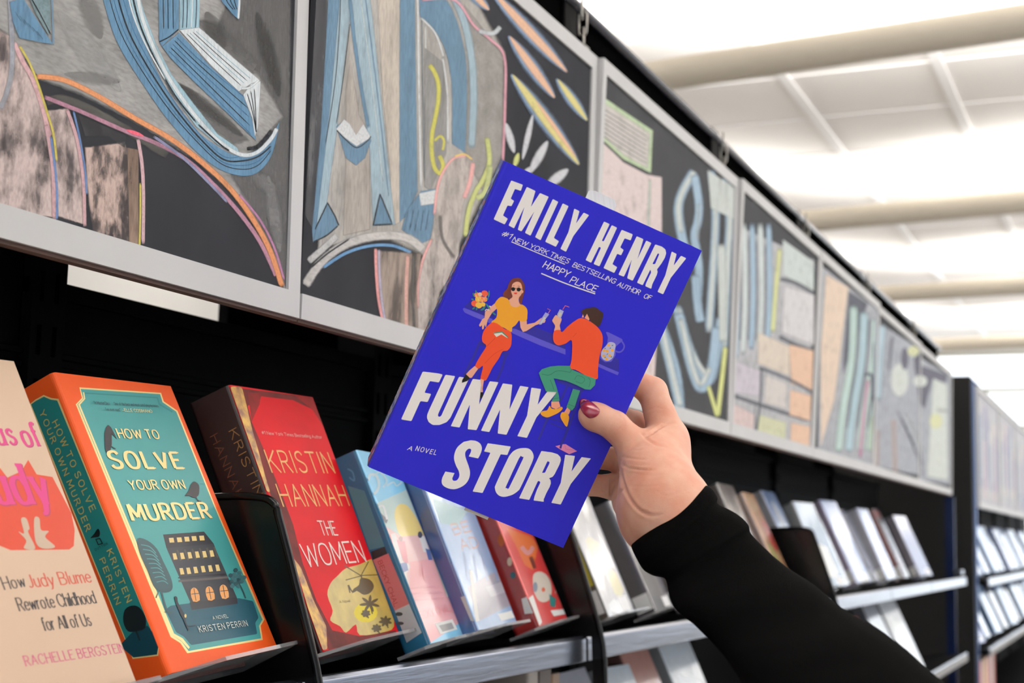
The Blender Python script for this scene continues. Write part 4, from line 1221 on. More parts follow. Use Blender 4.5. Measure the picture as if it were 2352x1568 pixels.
A.poly([(430, 750), (540, 735), (615, 808), (600, 812), (530, 770), (470, 802)], ink(232, 224, 210)); A.poly([(428, 752), (540, 732), (618, 806), (608, 812), (535, 748), (440, 762)], ink(70, 132, 104))
A.poly([(212, 1148), (250, 1185), (175, 1290), (150, 1292), (105, 1250), (140, 1210)], SK); A.poly([(104, 1245), (155, 1295), (120, 1330), (56, 1352), (60, 1320)], BLKI)
A.poly([(278, 1300), (322, 1318), (305, 1420), (308, 1462), (282, 1464), (290, 1400)], SK); A.poly([(280, 1462), (315, 1466), (305, 1520), (290, 1536), (276, 1530)], BLKI)
A.ell((672, 228), 24, 24, BLKI, 0, 14); A.ell((738, 232), 25, 24, BLKI, 0, 14); A.stroke([(650, 212), (700, 218), (778, 228)], 6, BLKI)
A.poly([(678, 272), (700, 268), (722, 272), (712, 288), (690, 288)], ink(226, 60, 44)); A.stroke([(665, 192), (690, 186)], 5, BRN); A.stroke([(728, 190), (752, 196)], 5, BRN)
A.stroke([(390, 470), (420, 490)], 3, PINK)
A.poly([(1060, 505), (1104, 530), (1010, 652), (985, 655), (985, 620)], ink(170, 168, 216)); A.poly([(1040, 560), (1065, 575), (1010, 640), (992, 640)], ink(206, 200, 190)); A.stroke([(1090, 520), (1118, 478), (1082, 462)], 7, ink(226, 120, 110), smooth=False)
# bouquet
for (x, y_, r_, c) in ((240, 300, 38, 'o'), (330, 280, 42, 'r'), (210, 400, 42, 'r'), (290, 350, 40, 'o'), (260, 420, 42, 'y'), (330, 350, 34, 'o'), (250, 350, 36, 'y'), (310, 410, 30, 'y'), (275, 290, 26, 'w')):
    A.ell((x, y_), r_, r_ * .9, {'o': ink(246, 140, 90), 'r': ink(238, 96, 66), 'y': ink(240, 190, 74), 'w': ink(240, 200, 170)}[c], 0.3, 10)
for (p, q) in (((190, 270), (205, 320)), ((222, 240), (230, 280)), ((385, 245), (375, 330)), ((370, 330), (360, 360)), ((170, 345), (200, 355)), ((180, 470), (215, 445)), ((340, 430), (300, 470)), ((345, 400), (395, 470)), ((420, 505), (465, 540)), ((230, 480), (240, 445)), ((330, 460), (280, 480))):
    A.spindle(p, q, 20, ink(52, 128, 116))
for k in range(6): A.stroke([(225 + k * 24, 300 + (k * 37) % 60), (235 + k * 22, 330 + (k * 37) % 60)], 7, ink(250, 214, 150))
A.stroke([(335, 490), (350, 470), (385, 480)], 8, WH); A.stroke([(385, 430), (405, 440)], 12, WH)
# man
A.at(4.126, 1220, 680)
A.poly(smooth_line([(480, 135), (520, 115), (605, 104), (650, 135), (682, 165), (668, 235), (640, 285), (590, 260), (545, 220), (500, 180), (478, 160)], True, 3), DBR)
A.poly([(528, 165), (552, 215), (545, 228), (505, 205)], SK2); A.poly([(490, 170), (500, 200), (478, 200)], SK2)
A.poly([(205, 215), (232, 178), (262, 195), (288, 215), (270, 275), (275, 325), (218, 330), (226, 280), (200, 235)], SK, smooth=True)
A.poly(smooth_line([(218, 328), (270, 318), (292, 338), (340, 290), (410, 235), (470, 205), (540, 228), (610, 275), (655, 325), (676, 380), (672, 470), (645, 580), (632, 700), (630, 775), (590, 780), (500, 740), (420, 695), (365, 680), (382, 600), (385, 420), (330, 445), (262, 465), (220, 440), (206, 390)], True, 3), RED)
A.stroke([(430, 345), (395, 385)], 4, ink(206, 60, 34))
A.poly(smooth_line([(365, 658), (380, 690), (500, 742), (612, 782), (604, 840), (560, 884), (510, 880), (430, 840), (330, 800), (215, 775), (240, 850), (268, 985), (190, 1000), (240, 900), (150, 890), (90, 770), (72, 725), (100, 690), (200, 662)], True, 2) if False else
       [(365, 658), (380, 690), (500, 742), (612, 782), (604, 840), (560, 884), (510, 880), (430, 840), (330, 800), (212, 775), (240, 860), (262, 940), (268, 990), (190, 1000), (240, 905), (140, 900), (90, 780), (72, 725), (100, 690), (180, 664), (260, 656)], GRN)
A.poly([(395, 875), (462, 892), (440, 960), (412, 1050), (385, 1082), (332, 1050), (355, 990)], GRN)
A.stroke([(100, 735), (170, 745), (250, 705), (370, 720)], 5, GRD); A.stroke([(180, 790), (200, 840), (215, 885)], 5, GRD); A.stroke([(410, 790), (440, 750), (505, 780), (480, 822), (420, 805)], 4, GRD)
A.stroke([(370, 715), (385, 690)], 5, GRD); A.stroke([(188, 975), (268, 960)], 4, GRD); A.stroke([(345, 1020), (415, 1045)], 4, GRD); A.stroke([(540, 770), (560, 800), (545, 860)], 4, GRD)
A.poly([(190, 998), (262, 995), (276, 1045), (235, 1070), (190, 1050)], SK2); A.poly([(340, 1052), (372, 1078), (355, 1120), (310, 1100)], SK2)
A.poly(smooth_line([(175, 1035), (190, 1060), (240, 1068), (285, 1045), (297, 1065), (260, 1100), (200, 1130), (150, 1146), (105, 1130), (88, 1105), (110, 1085), (150, 1078)], True, 3), YEL)
A.poly(smooth_line([(305, 1095), (340, 1110), (358, 1140), (352, 1190), (335, 1235), (300, 1190), (276, 1140), (284, 1105)], True, 3), YEL)
A.poly([(270, 122), (308, 140), (278, 212), (250, 190), (245, 170)], ink(176, 176, 220)); A.poly([(268, 150), (290, 160), (272, 200), (252, 188)], ink(210, 200, 180)); A.stroke([(298, 125), (322, 88), (360, 102)], 6, ink(236, 110, 100), smooth=False)
# patterned strip along the spine fold
S = held.sp; rr = random.Random(5)
for k in range(58):
    v = 0.012 + k / 58.0 * 0.97
    for u in (0.2, 0.55, 0.85):
        c = rr.choice([ink(222, 222, 226), ink(222, 222, 226), ink(226, 150, 54), ink(70, 130, 160), ink(30, 30, 110), ink(60, 110, 110)])
        S.begin(); uu = -held.T * (1 - u) ; vv = held.H * v
        S.k = 1
        S.off = 5e-5 + (k % 7) * 1e-6
        h = 0.0026; w = 0.0028
        held.mesh.add([held.spine_uv((uu + a_ * w, vv + b_ * h), S.off) for a_, b_ in ((-1, -.6), (.3, -1), (1, .4), (0, 1), (-.6, .5))], [(0, 1, 2, 3, 4)], c)
held.done()
# library slip in the pages and tape under the foot
t = thing('bookmark', 'white paper slip sticking out of the top of the held blue book', 'bookmark', tuple(held.L(0.1, 0.015, 0.24)))
m = Mesh()
pa = [held.px_uv(x_, y_) for x_, y_ in ((1352, 452), (1367, 452), (1412, 470), (1418, 482))]
vs = []
for yy in (0.012, 0.0128):
    vs += [held.L(pa[0][0], yy, 0.20), held.L(pa[0][0], yy, pa[1][1] + .002), held.L(pa[1][0], yy, pa[1][1] + 0.004), held.L(pa[2][0], yy, pa[1][1] + 0.004), held.L(pa[3][0], yy, pa[1][1] + .001), held.L(pa[3][0], yy, 0.20)]
m.add(vs, [(0, 1, 2, 3, 4, 5), (11, 10, 9, 8, 7, 6)] + [(i, i + 6, (i + 1) % 6 + 6, (i + 1) % 6) for i in range(6)], M_PAGESW)
m.build('paper', parent=t)
t = thing('sticker_tape', 'clear tape tab under the bottom edge of the held blue book', 'tape', tuple(held.L(0.08, 0.01, 0)))
m = Mesh()
u0 = held.px_uv(1072, 1163)[0]; u1 = held.px_uv(1125, 1186)[0]
vs = [held.L(u0, 0.003, -0.003), held.L(u1, 0.003, -0.003), held.L(u1, 0.003, 0.004), held.L(u0, 0.003, 0.004), held.L(u0, 0.0045, -0.003), held.L(u1, 0.0045, -0.003), held.L(u1, 0.0045, 0.004), held.L(u0, 0.0045, 0.004)]
m.add(vs, [(0, 1, 2, 3), (4, 7, 6, 5), (0, 4, 5, 1), (2, 6, 7, 3), (1, 5, 6, 2), (0, 3, 7, 4)], mat('tape', rgb(196, 188, 176), rough=0.3))
m.build('tape', parent=t)

# ---- easels: smoky acrylic ledges under the displayed books
M_ACR = mat('smoky_acrylic', rgb(150, 150, 152), rough=0.1, spec=0.6, alpha=0.5)


def easel(bk, label, x0=-0.02, x1=None, out=0.016, chamfer=0.06, up=0.10):
    W = bk.W; x1 = W + 0.004 if x1 is None else x1
    t = thing('acrylic_easel', label, 'book easel', tuple(bk.L(W / 2, bk.T, -0.004)), 'smoky acrylic easels under the books')
    m = Mesh(); th = 0.003
    prof = [(x0 + 0.01, bk.T + 0.004), (x0 + 0.01, 0.004), (x0 + chamfer + 0.01, -out), (x1, -out), (x1, bk.T + 0.004)]
    m.prism(prof, lambda p, tt: bk.L(p[0], p[1], -0.0005 - th * (1 - tt)), M_ACR)
    m.build('ledge', parent=t)
    m = Mesh()
    m.prism([(W * .2, -0.0035), (W * .8, -0.0035), (W * .75, up), (W * .25, up)], lambda p, tt: bk.L(p[0], bk.T + 0.001 + 0.003 * tt, p[1]), M_ACR)
    m.build('back_rest', parent=t)
    return t


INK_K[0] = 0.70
# ---- the beige biography, cropped by the left edge
R2 = rodrigues((-0.46542, -0.06142, 0.08586)); O2 = np.array((0.8218, 0.62006, 1.39773))
BEI = mat('cream_jacket', rgb(200, 172, 148), rough=0.45, spec=0.2)
brp = None
# foot of the fore edge seen at about (318, 1556): place the book on the easel line left of its neighbour
W1, H1 = 0.160, 0.240
o1 = O2 + R2 @ np.array([-0.2105, -0.006, -0.004])
b = Book('beige biography with pink lettering, cut off by the left edge of the picture', R2, o1, W1, H1, 0.030, BEI, BEI)
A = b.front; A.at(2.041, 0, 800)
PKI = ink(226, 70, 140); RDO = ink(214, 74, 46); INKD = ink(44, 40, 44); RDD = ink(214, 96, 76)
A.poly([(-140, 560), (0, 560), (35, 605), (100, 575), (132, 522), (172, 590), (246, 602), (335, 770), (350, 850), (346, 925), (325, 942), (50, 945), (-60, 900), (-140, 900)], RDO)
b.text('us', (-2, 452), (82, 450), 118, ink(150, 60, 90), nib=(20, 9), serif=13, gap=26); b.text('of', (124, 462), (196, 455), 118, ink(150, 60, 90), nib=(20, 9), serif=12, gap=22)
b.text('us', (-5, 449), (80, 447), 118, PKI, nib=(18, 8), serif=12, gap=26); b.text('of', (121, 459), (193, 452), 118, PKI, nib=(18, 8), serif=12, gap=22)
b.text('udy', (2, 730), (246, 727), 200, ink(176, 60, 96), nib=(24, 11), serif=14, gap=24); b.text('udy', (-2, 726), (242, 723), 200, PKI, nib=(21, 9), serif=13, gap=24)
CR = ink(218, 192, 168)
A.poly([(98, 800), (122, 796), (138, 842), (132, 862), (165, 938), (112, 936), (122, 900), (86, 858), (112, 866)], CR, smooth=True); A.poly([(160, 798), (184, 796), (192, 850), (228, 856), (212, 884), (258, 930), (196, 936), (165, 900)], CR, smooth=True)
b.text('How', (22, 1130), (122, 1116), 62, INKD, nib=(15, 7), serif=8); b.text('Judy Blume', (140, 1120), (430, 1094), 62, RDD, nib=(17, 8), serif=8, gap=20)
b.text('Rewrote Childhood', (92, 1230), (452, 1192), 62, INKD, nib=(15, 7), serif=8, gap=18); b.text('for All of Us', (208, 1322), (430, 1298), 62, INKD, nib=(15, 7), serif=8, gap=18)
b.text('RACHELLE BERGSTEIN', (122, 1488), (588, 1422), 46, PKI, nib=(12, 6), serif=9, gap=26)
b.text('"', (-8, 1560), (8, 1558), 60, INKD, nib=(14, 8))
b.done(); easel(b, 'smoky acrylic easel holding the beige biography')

# ---- the orange mystery
ORG = mat('orange_jacket', rgb(208, 78, 22), rough=0.45, spec=0.2)
b = Book('orange and teal mystery novel with a dark mansion and crows on its cover', R2, O2, 0.158, 0.235, 0.034, ORG, ORG)
A = b.front; A.at(2.041, 0, 800)
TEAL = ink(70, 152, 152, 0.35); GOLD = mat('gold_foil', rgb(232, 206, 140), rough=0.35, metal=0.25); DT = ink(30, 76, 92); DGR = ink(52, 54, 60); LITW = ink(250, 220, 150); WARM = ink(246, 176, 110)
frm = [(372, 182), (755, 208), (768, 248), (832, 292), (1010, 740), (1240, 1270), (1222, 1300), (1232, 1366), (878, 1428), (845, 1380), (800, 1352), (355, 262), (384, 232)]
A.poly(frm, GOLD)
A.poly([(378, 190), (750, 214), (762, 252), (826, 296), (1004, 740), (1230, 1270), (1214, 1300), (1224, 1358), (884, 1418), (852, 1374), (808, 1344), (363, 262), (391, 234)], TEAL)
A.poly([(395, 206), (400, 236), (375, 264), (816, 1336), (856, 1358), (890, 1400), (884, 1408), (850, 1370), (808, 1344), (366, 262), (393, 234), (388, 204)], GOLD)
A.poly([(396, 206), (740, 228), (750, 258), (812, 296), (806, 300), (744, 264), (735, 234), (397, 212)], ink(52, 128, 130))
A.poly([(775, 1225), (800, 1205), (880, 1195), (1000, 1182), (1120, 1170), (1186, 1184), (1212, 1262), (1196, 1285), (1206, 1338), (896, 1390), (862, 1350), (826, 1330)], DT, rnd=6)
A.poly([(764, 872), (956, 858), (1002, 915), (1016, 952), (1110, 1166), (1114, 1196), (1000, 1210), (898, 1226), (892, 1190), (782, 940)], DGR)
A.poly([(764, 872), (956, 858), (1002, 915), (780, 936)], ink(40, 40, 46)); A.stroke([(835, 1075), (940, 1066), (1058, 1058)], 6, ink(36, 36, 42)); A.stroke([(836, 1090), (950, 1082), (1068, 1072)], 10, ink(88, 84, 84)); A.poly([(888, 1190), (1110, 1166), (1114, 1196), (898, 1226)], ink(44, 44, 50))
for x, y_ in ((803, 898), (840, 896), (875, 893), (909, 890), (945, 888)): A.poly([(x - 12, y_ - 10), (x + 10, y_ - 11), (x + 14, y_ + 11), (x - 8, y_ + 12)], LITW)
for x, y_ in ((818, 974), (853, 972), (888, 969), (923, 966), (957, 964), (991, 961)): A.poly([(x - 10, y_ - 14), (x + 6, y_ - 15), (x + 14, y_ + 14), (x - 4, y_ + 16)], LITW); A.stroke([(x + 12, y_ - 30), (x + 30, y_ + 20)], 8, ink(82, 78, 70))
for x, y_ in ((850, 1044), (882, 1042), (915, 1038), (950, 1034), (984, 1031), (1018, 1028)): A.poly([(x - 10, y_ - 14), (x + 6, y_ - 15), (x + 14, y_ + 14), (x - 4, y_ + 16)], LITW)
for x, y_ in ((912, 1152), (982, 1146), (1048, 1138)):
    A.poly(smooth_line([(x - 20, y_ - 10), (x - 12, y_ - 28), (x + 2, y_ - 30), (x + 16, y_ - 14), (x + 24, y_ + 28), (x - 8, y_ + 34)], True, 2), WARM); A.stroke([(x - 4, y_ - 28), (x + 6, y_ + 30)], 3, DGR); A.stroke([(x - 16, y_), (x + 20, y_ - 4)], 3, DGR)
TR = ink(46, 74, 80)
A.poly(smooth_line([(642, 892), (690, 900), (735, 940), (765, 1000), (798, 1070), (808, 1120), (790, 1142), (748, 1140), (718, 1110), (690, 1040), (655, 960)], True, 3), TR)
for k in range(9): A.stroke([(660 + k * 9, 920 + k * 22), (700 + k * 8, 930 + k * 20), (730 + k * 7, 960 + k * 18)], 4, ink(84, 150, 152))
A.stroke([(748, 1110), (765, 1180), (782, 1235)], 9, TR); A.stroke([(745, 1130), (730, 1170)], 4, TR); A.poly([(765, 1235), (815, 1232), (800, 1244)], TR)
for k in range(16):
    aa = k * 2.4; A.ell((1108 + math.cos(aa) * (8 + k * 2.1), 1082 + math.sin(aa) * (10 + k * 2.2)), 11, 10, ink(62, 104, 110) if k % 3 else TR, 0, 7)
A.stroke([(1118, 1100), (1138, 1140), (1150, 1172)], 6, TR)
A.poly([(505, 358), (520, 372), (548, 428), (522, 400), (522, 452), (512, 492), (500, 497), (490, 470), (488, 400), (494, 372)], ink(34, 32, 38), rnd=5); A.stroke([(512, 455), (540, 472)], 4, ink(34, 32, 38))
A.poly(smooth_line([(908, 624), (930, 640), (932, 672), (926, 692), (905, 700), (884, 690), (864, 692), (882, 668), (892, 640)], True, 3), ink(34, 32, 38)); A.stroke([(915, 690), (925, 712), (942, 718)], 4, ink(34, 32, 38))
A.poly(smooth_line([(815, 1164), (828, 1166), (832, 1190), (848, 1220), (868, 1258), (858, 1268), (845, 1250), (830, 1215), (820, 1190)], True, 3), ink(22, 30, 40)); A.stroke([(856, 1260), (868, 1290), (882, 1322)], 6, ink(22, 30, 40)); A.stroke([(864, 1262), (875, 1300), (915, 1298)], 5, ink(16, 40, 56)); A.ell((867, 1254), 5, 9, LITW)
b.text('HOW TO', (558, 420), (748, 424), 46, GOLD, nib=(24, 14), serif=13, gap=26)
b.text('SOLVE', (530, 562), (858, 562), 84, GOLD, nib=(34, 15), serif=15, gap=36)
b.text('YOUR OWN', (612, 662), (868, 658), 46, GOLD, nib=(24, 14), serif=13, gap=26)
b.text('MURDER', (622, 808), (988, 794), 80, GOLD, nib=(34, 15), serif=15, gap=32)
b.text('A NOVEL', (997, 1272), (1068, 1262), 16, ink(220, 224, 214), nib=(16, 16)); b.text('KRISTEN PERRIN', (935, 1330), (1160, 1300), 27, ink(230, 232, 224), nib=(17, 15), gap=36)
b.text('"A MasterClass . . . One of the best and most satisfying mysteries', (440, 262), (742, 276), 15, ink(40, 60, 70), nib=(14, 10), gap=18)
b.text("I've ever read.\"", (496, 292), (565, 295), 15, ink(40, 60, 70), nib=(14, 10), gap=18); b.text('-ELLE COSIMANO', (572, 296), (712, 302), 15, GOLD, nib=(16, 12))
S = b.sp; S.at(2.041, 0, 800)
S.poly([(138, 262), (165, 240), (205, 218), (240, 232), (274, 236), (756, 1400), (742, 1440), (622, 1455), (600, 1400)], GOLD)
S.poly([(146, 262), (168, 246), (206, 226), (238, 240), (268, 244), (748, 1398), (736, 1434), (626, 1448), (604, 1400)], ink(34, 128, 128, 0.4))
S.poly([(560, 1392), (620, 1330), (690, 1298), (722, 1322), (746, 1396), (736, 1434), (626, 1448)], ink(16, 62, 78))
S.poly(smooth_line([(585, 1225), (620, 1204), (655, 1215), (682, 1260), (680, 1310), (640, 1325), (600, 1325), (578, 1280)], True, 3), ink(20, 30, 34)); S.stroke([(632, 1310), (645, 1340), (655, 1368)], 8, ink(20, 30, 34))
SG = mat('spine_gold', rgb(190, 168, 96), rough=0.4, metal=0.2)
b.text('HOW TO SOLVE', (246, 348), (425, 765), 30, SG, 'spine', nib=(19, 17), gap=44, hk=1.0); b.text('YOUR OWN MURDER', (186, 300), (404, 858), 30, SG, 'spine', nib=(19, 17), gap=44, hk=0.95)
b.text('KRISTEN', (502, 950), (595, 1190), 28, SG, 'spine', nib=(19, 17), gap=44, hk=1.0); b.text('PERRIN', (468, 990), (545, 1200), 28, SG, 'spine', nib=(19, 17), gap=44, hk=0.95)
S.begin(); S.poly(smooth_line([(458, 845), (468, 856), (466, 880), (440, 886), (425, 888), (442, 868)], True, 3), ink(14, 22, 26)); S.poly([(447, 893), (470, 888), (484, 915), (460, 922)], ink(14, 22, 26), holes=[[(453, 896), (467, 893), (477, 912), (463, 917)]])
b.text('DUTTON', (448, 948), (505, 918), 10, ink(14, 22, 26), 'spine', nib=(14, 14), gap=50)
b.done(); easel(b, 'smoky acrylic easel holding the orange and teal mystery novel')

# ---- the thick red novel
R3_ = rodrigues((-0.40762, -0.05146, 0.09511)); O3 = np.array((1.02955, 0.62436, 1.39894))
M_RED = mat('red_jacket', rgb(182, 8, 22), rough=0.55, spec=0.12, noise=0.25, nscale=16, stretch=(.5, 1, 1.2))
M_RSP = mat('red_spine', rgb(40, 20, 18), rough=0.35, noise=0.4, nscale=20)
b = Book('thick red novel with a helicopter over palms in a yellow patch', R3_, O3, 0.163, 0.241, 0.042, M_RED, M_RSP)
A = b.front; A.at(2.215, 420, 860)
BRM = mat('jacket_brown_wear', rgb(92, 26, 24), rough=0.6, spec=0.12, noise=0.45, nscale=60); GM = mat('gold_flecks', rgb(196, 150, 50), rough=0.4, noise=0.75, nscale=90, col2=rgb(96, 40, 20)); BRN2 = mat('jacket_brown_soft', rgb(124, 26, 26), rough=0.6, spec=0.12, noise=0.4, nscale=50)
A.poly([(225, 60), (665, 100), (690, 190), (560, 130), (400, 110), (330, 160), (350, 240), (420, 400), (500, 600), (560, 760), (610, 960), (680, 1150), (760, 1300), (900, 1330), (1080, 1300), (1100, 1340), (745, 1410)], BRM)
A.poly([(560, 85), (668, 105), (720, 260), (660, 180)], BRN2); A.poly([(330, 90), (400, 95), (390, 150), (350, 240)], BRN2)
A.poly([(240, 60), (300, 62), (330, 180), (350, 270), (388, 400), (420, 520), (445, 600), (420, 590), (380, 500), (330, 370), (280, 220)], GM, rnd=14)
A.poly([(560, 930), (600, 980), (670, 1160), (730, 1280), (735, 1400), (700, 1400), (640, 1200)], GM, rnd=14)
PG = mat('patch_yellow', rgb(176, 154, 74), rough=0.35, noise=0.3, nscale=45)
A.poly(smooth_line([(830, 985), (900, 965), (965, 938), (985, 990), (1015, 1010), (1040, 1080), (1062, 1180), (1074, 1280), (1020, 1310), (900, 1325), (880, 1270), (830, 1312), (800, 1280), (750, 1250), (762, 1200), (735, 1120), (752, 1060), (790, 1020)], True, 3), PG)
A.ell((930, 1210), 60, 50, ink(226, 206, 60), 0, 14)
HD = ink(70, 58, 34)
A.poly(smooth_line([(905, 1035), (950, 1042), (972, 1075), (955, 1108), (920, 1120), (885, 1100), (862, 1112), (868, 1090), (895, 1070)], True, 3), HD); A.stroke([(900, 1080), (865, 1105), (842, 1070)], 7, HD); A.stroke([(850, 1110), (840, 1070)], 6, HD); A.stroke([(822, 972), (905, 1022), (990, 1018)], 5, HD, smooth=False); A.stroke([(828, 1045), (905, 1024), (945, 950)], 5, HD, smooth=False); A.stroke([(905, 1020), (912, 1040)], 7, HD)
for (cx_, cy_, q) in ((950, 1165, 52), (1030, 1255, 34), (985, 1290, 26), (930, 1215, 24)):
    for k in range(7):
        aa = k * math.pi / 3.5 + .3; A.spindle((cx_, cy_), (cx_ + math.cos(aa) * q, cy_ + math.sin(aa) * q * .85), 15, HD)
    A.stroke([(cx_, cy_), (cx_ + 14, cy_ + q)], 6, HD)
TG = ink(236, 180, 110)
b.text('#1 New York Times Bestselling Author', (403, 303), (708, 326), 17, ink(240, 210, 200), nib=(13, 10), gap=20)
b.text('KRISTIN', (452, 495), (772, 498), 112, TG, nib=(11, 9), gap=30); b.text('HANNAH', (510, 668), (845, 664), 110, TG, nib=(11, 9), gap=26)
b.text('THE', (706, 815), (788, 816), 74, ink(255, 240, 230), nib=(12, 9), gap=22); b.text('WOMEN', (632, 976), (930, 948), 112, ink(255, 240, 230), nib=(11, 8), gap=20)
b.text('A Novel', (797, 1163), (852, 1156), 14, HD, nib=(14, 12))
b.sp.at(2.215, 420, 860)
b.text('KRISTIN', (235, 290), (372, 620), 44, ink(170, 124, 76), 'spine', nib=(10, 10), gap=34, hk=1.0); b.text('HANNAH', (140, 318), (278, 640), 44, ink(130, 80, 60), 'spine', nib=(10, 10), gap=30, hk=1.0)
b.done(); easel(b, 'smoky acrylic easel holding the thick red novel')

# ---- pink and sky-blue beach novel
R4 = rodrigues((-0.40614, -0.09502, 0.08501)); O4 = np.array((1.32127, 0.68153, 1.38703))
O4 = np.array((1.2000, 0.6120, 1.3960))
M_SKY = mat('sky_jacket', rgb(120, 190, 226), rough=0.2, coat=0.5, coat_rough=0.08, spec=0.5)
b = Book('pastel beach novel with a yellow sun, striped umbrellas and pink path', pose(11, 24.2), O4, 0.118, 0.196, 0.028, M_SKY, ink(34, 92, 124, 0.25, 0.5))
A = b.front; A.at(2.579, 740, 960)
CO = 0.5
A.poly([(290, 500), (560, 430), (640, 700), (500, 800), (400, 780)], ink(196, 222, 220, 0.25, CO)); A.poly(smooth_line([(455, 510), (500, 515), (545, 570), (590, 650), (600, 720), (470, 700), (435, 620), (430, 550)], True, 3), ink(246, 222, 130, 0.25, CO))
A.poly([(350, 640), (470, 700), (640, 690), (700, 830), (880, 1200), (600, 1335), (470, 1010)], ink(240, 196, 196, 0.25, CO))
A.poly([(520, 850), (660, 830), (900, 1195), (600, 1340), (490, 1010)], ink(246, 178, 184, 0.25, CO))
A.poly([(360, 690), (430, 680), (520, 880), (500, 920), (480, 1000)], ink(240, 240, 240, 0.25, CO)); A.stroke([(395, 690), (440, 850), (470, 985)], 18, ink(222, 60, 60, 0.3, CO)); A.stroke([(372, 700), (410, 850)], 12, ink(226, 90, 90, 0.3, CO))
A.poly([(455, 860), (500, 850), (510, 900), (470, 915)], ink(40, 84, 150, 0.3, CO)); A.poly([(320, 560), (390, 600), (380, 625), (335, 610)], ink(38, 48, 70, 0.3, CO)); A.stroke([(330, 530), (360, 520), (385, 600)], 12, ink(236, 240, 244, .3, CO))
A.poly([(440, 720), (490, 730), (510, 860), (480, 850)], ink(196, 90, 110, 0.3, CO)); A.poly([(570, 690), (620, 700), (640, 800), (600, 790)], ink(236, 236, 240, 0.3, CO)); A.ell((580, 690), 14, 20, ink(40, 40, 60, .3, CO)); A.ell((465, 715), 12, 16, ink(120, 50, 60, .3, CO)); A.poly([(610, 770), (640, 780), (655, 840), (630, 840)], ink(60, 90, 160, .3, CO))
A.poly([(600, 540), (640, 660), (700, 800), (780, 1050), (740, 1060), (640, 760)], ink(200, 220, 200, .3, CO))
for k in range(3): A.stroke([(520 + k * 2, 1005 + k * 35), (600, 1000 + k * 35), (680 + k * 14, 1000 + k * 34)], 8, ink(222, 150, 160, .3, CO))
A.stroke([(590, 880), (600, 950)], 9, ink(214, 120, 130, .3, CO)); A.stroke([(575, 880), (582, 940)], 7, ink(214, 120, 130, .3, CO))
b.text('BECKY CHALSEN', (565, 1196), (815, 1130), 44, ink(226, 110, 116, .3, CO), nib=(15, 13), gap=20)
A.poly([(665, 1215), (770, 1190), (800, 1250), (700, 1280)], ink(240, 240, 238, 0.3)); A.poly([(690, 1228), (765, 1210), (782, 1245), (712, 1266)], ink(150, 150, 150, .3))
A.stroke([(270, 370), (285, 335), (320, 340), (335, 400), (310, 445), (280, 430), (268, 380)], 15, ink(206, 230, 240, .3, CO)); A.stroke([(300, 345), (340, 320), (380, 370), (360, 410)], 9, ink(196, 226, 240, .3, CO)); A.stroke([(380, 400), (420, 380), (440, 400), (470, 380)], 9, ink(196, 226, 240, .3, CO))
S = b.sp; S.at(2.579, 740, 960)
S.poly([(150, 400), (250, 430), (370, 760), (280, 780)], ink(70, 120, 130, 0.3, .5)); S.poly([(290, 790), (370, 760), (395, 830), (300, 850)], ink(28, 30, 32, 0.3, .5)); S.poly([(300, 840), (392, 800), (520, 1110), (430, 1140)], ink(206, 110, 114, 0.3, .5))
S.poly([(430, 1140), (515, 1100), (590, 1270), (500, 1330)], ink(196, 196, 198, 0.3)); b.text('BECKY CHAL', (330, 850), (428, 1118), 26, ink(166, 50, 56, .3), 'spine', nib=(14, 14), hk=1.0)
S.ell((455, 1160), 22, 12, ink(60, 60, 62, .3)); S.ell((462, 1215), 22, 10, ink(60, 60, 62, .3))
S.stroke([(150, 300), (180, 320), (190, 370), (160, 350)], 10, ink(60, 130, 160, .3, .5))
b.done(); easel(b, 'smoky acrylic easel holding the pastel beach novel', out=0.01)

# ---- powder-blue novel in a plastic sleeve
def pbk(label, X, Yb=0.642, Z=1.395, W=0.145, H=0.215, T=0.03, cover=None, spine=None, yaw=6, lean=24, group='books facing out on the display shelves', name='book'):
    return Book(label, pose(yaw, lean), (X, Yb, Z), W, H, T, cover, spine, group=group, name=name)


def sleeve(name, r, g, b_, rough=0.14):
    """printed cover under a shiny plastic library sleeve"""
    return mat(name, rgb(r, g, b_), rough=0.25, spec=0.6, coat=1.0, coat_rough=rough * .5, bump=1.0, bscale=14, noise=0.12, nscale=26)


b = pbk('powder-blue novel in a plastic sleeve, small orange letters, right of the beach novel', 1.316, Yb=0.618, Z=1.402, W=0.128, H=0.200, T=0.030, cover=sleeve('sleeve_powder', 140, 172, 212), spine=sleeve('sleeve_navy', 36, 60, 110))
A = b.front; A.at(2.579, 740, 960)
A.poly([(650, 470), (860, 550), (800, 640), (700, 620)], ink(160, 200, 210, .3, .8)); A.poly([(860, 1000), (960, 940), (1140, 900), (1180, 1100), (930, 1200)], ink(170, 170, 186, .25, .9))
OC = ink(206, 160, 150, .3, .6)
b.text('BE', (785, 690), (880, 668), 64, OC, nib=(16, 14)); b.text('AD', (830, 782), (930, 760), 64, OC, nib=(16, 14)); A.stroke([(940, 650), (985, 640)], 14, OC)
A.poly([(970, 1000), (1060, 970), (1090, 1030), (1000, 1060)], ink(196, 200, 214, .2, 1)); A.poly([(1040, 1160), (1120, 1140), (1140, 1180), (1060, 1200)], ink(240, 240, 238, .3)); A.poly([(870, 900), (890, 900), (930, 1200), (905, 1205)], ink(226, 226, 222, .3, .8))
for k in range(4): A.stroke([(840 + k * 55, 800 + k * 10), (860 + k * 60, 960)], 12, ink(120, 150, 196, .3, .8))
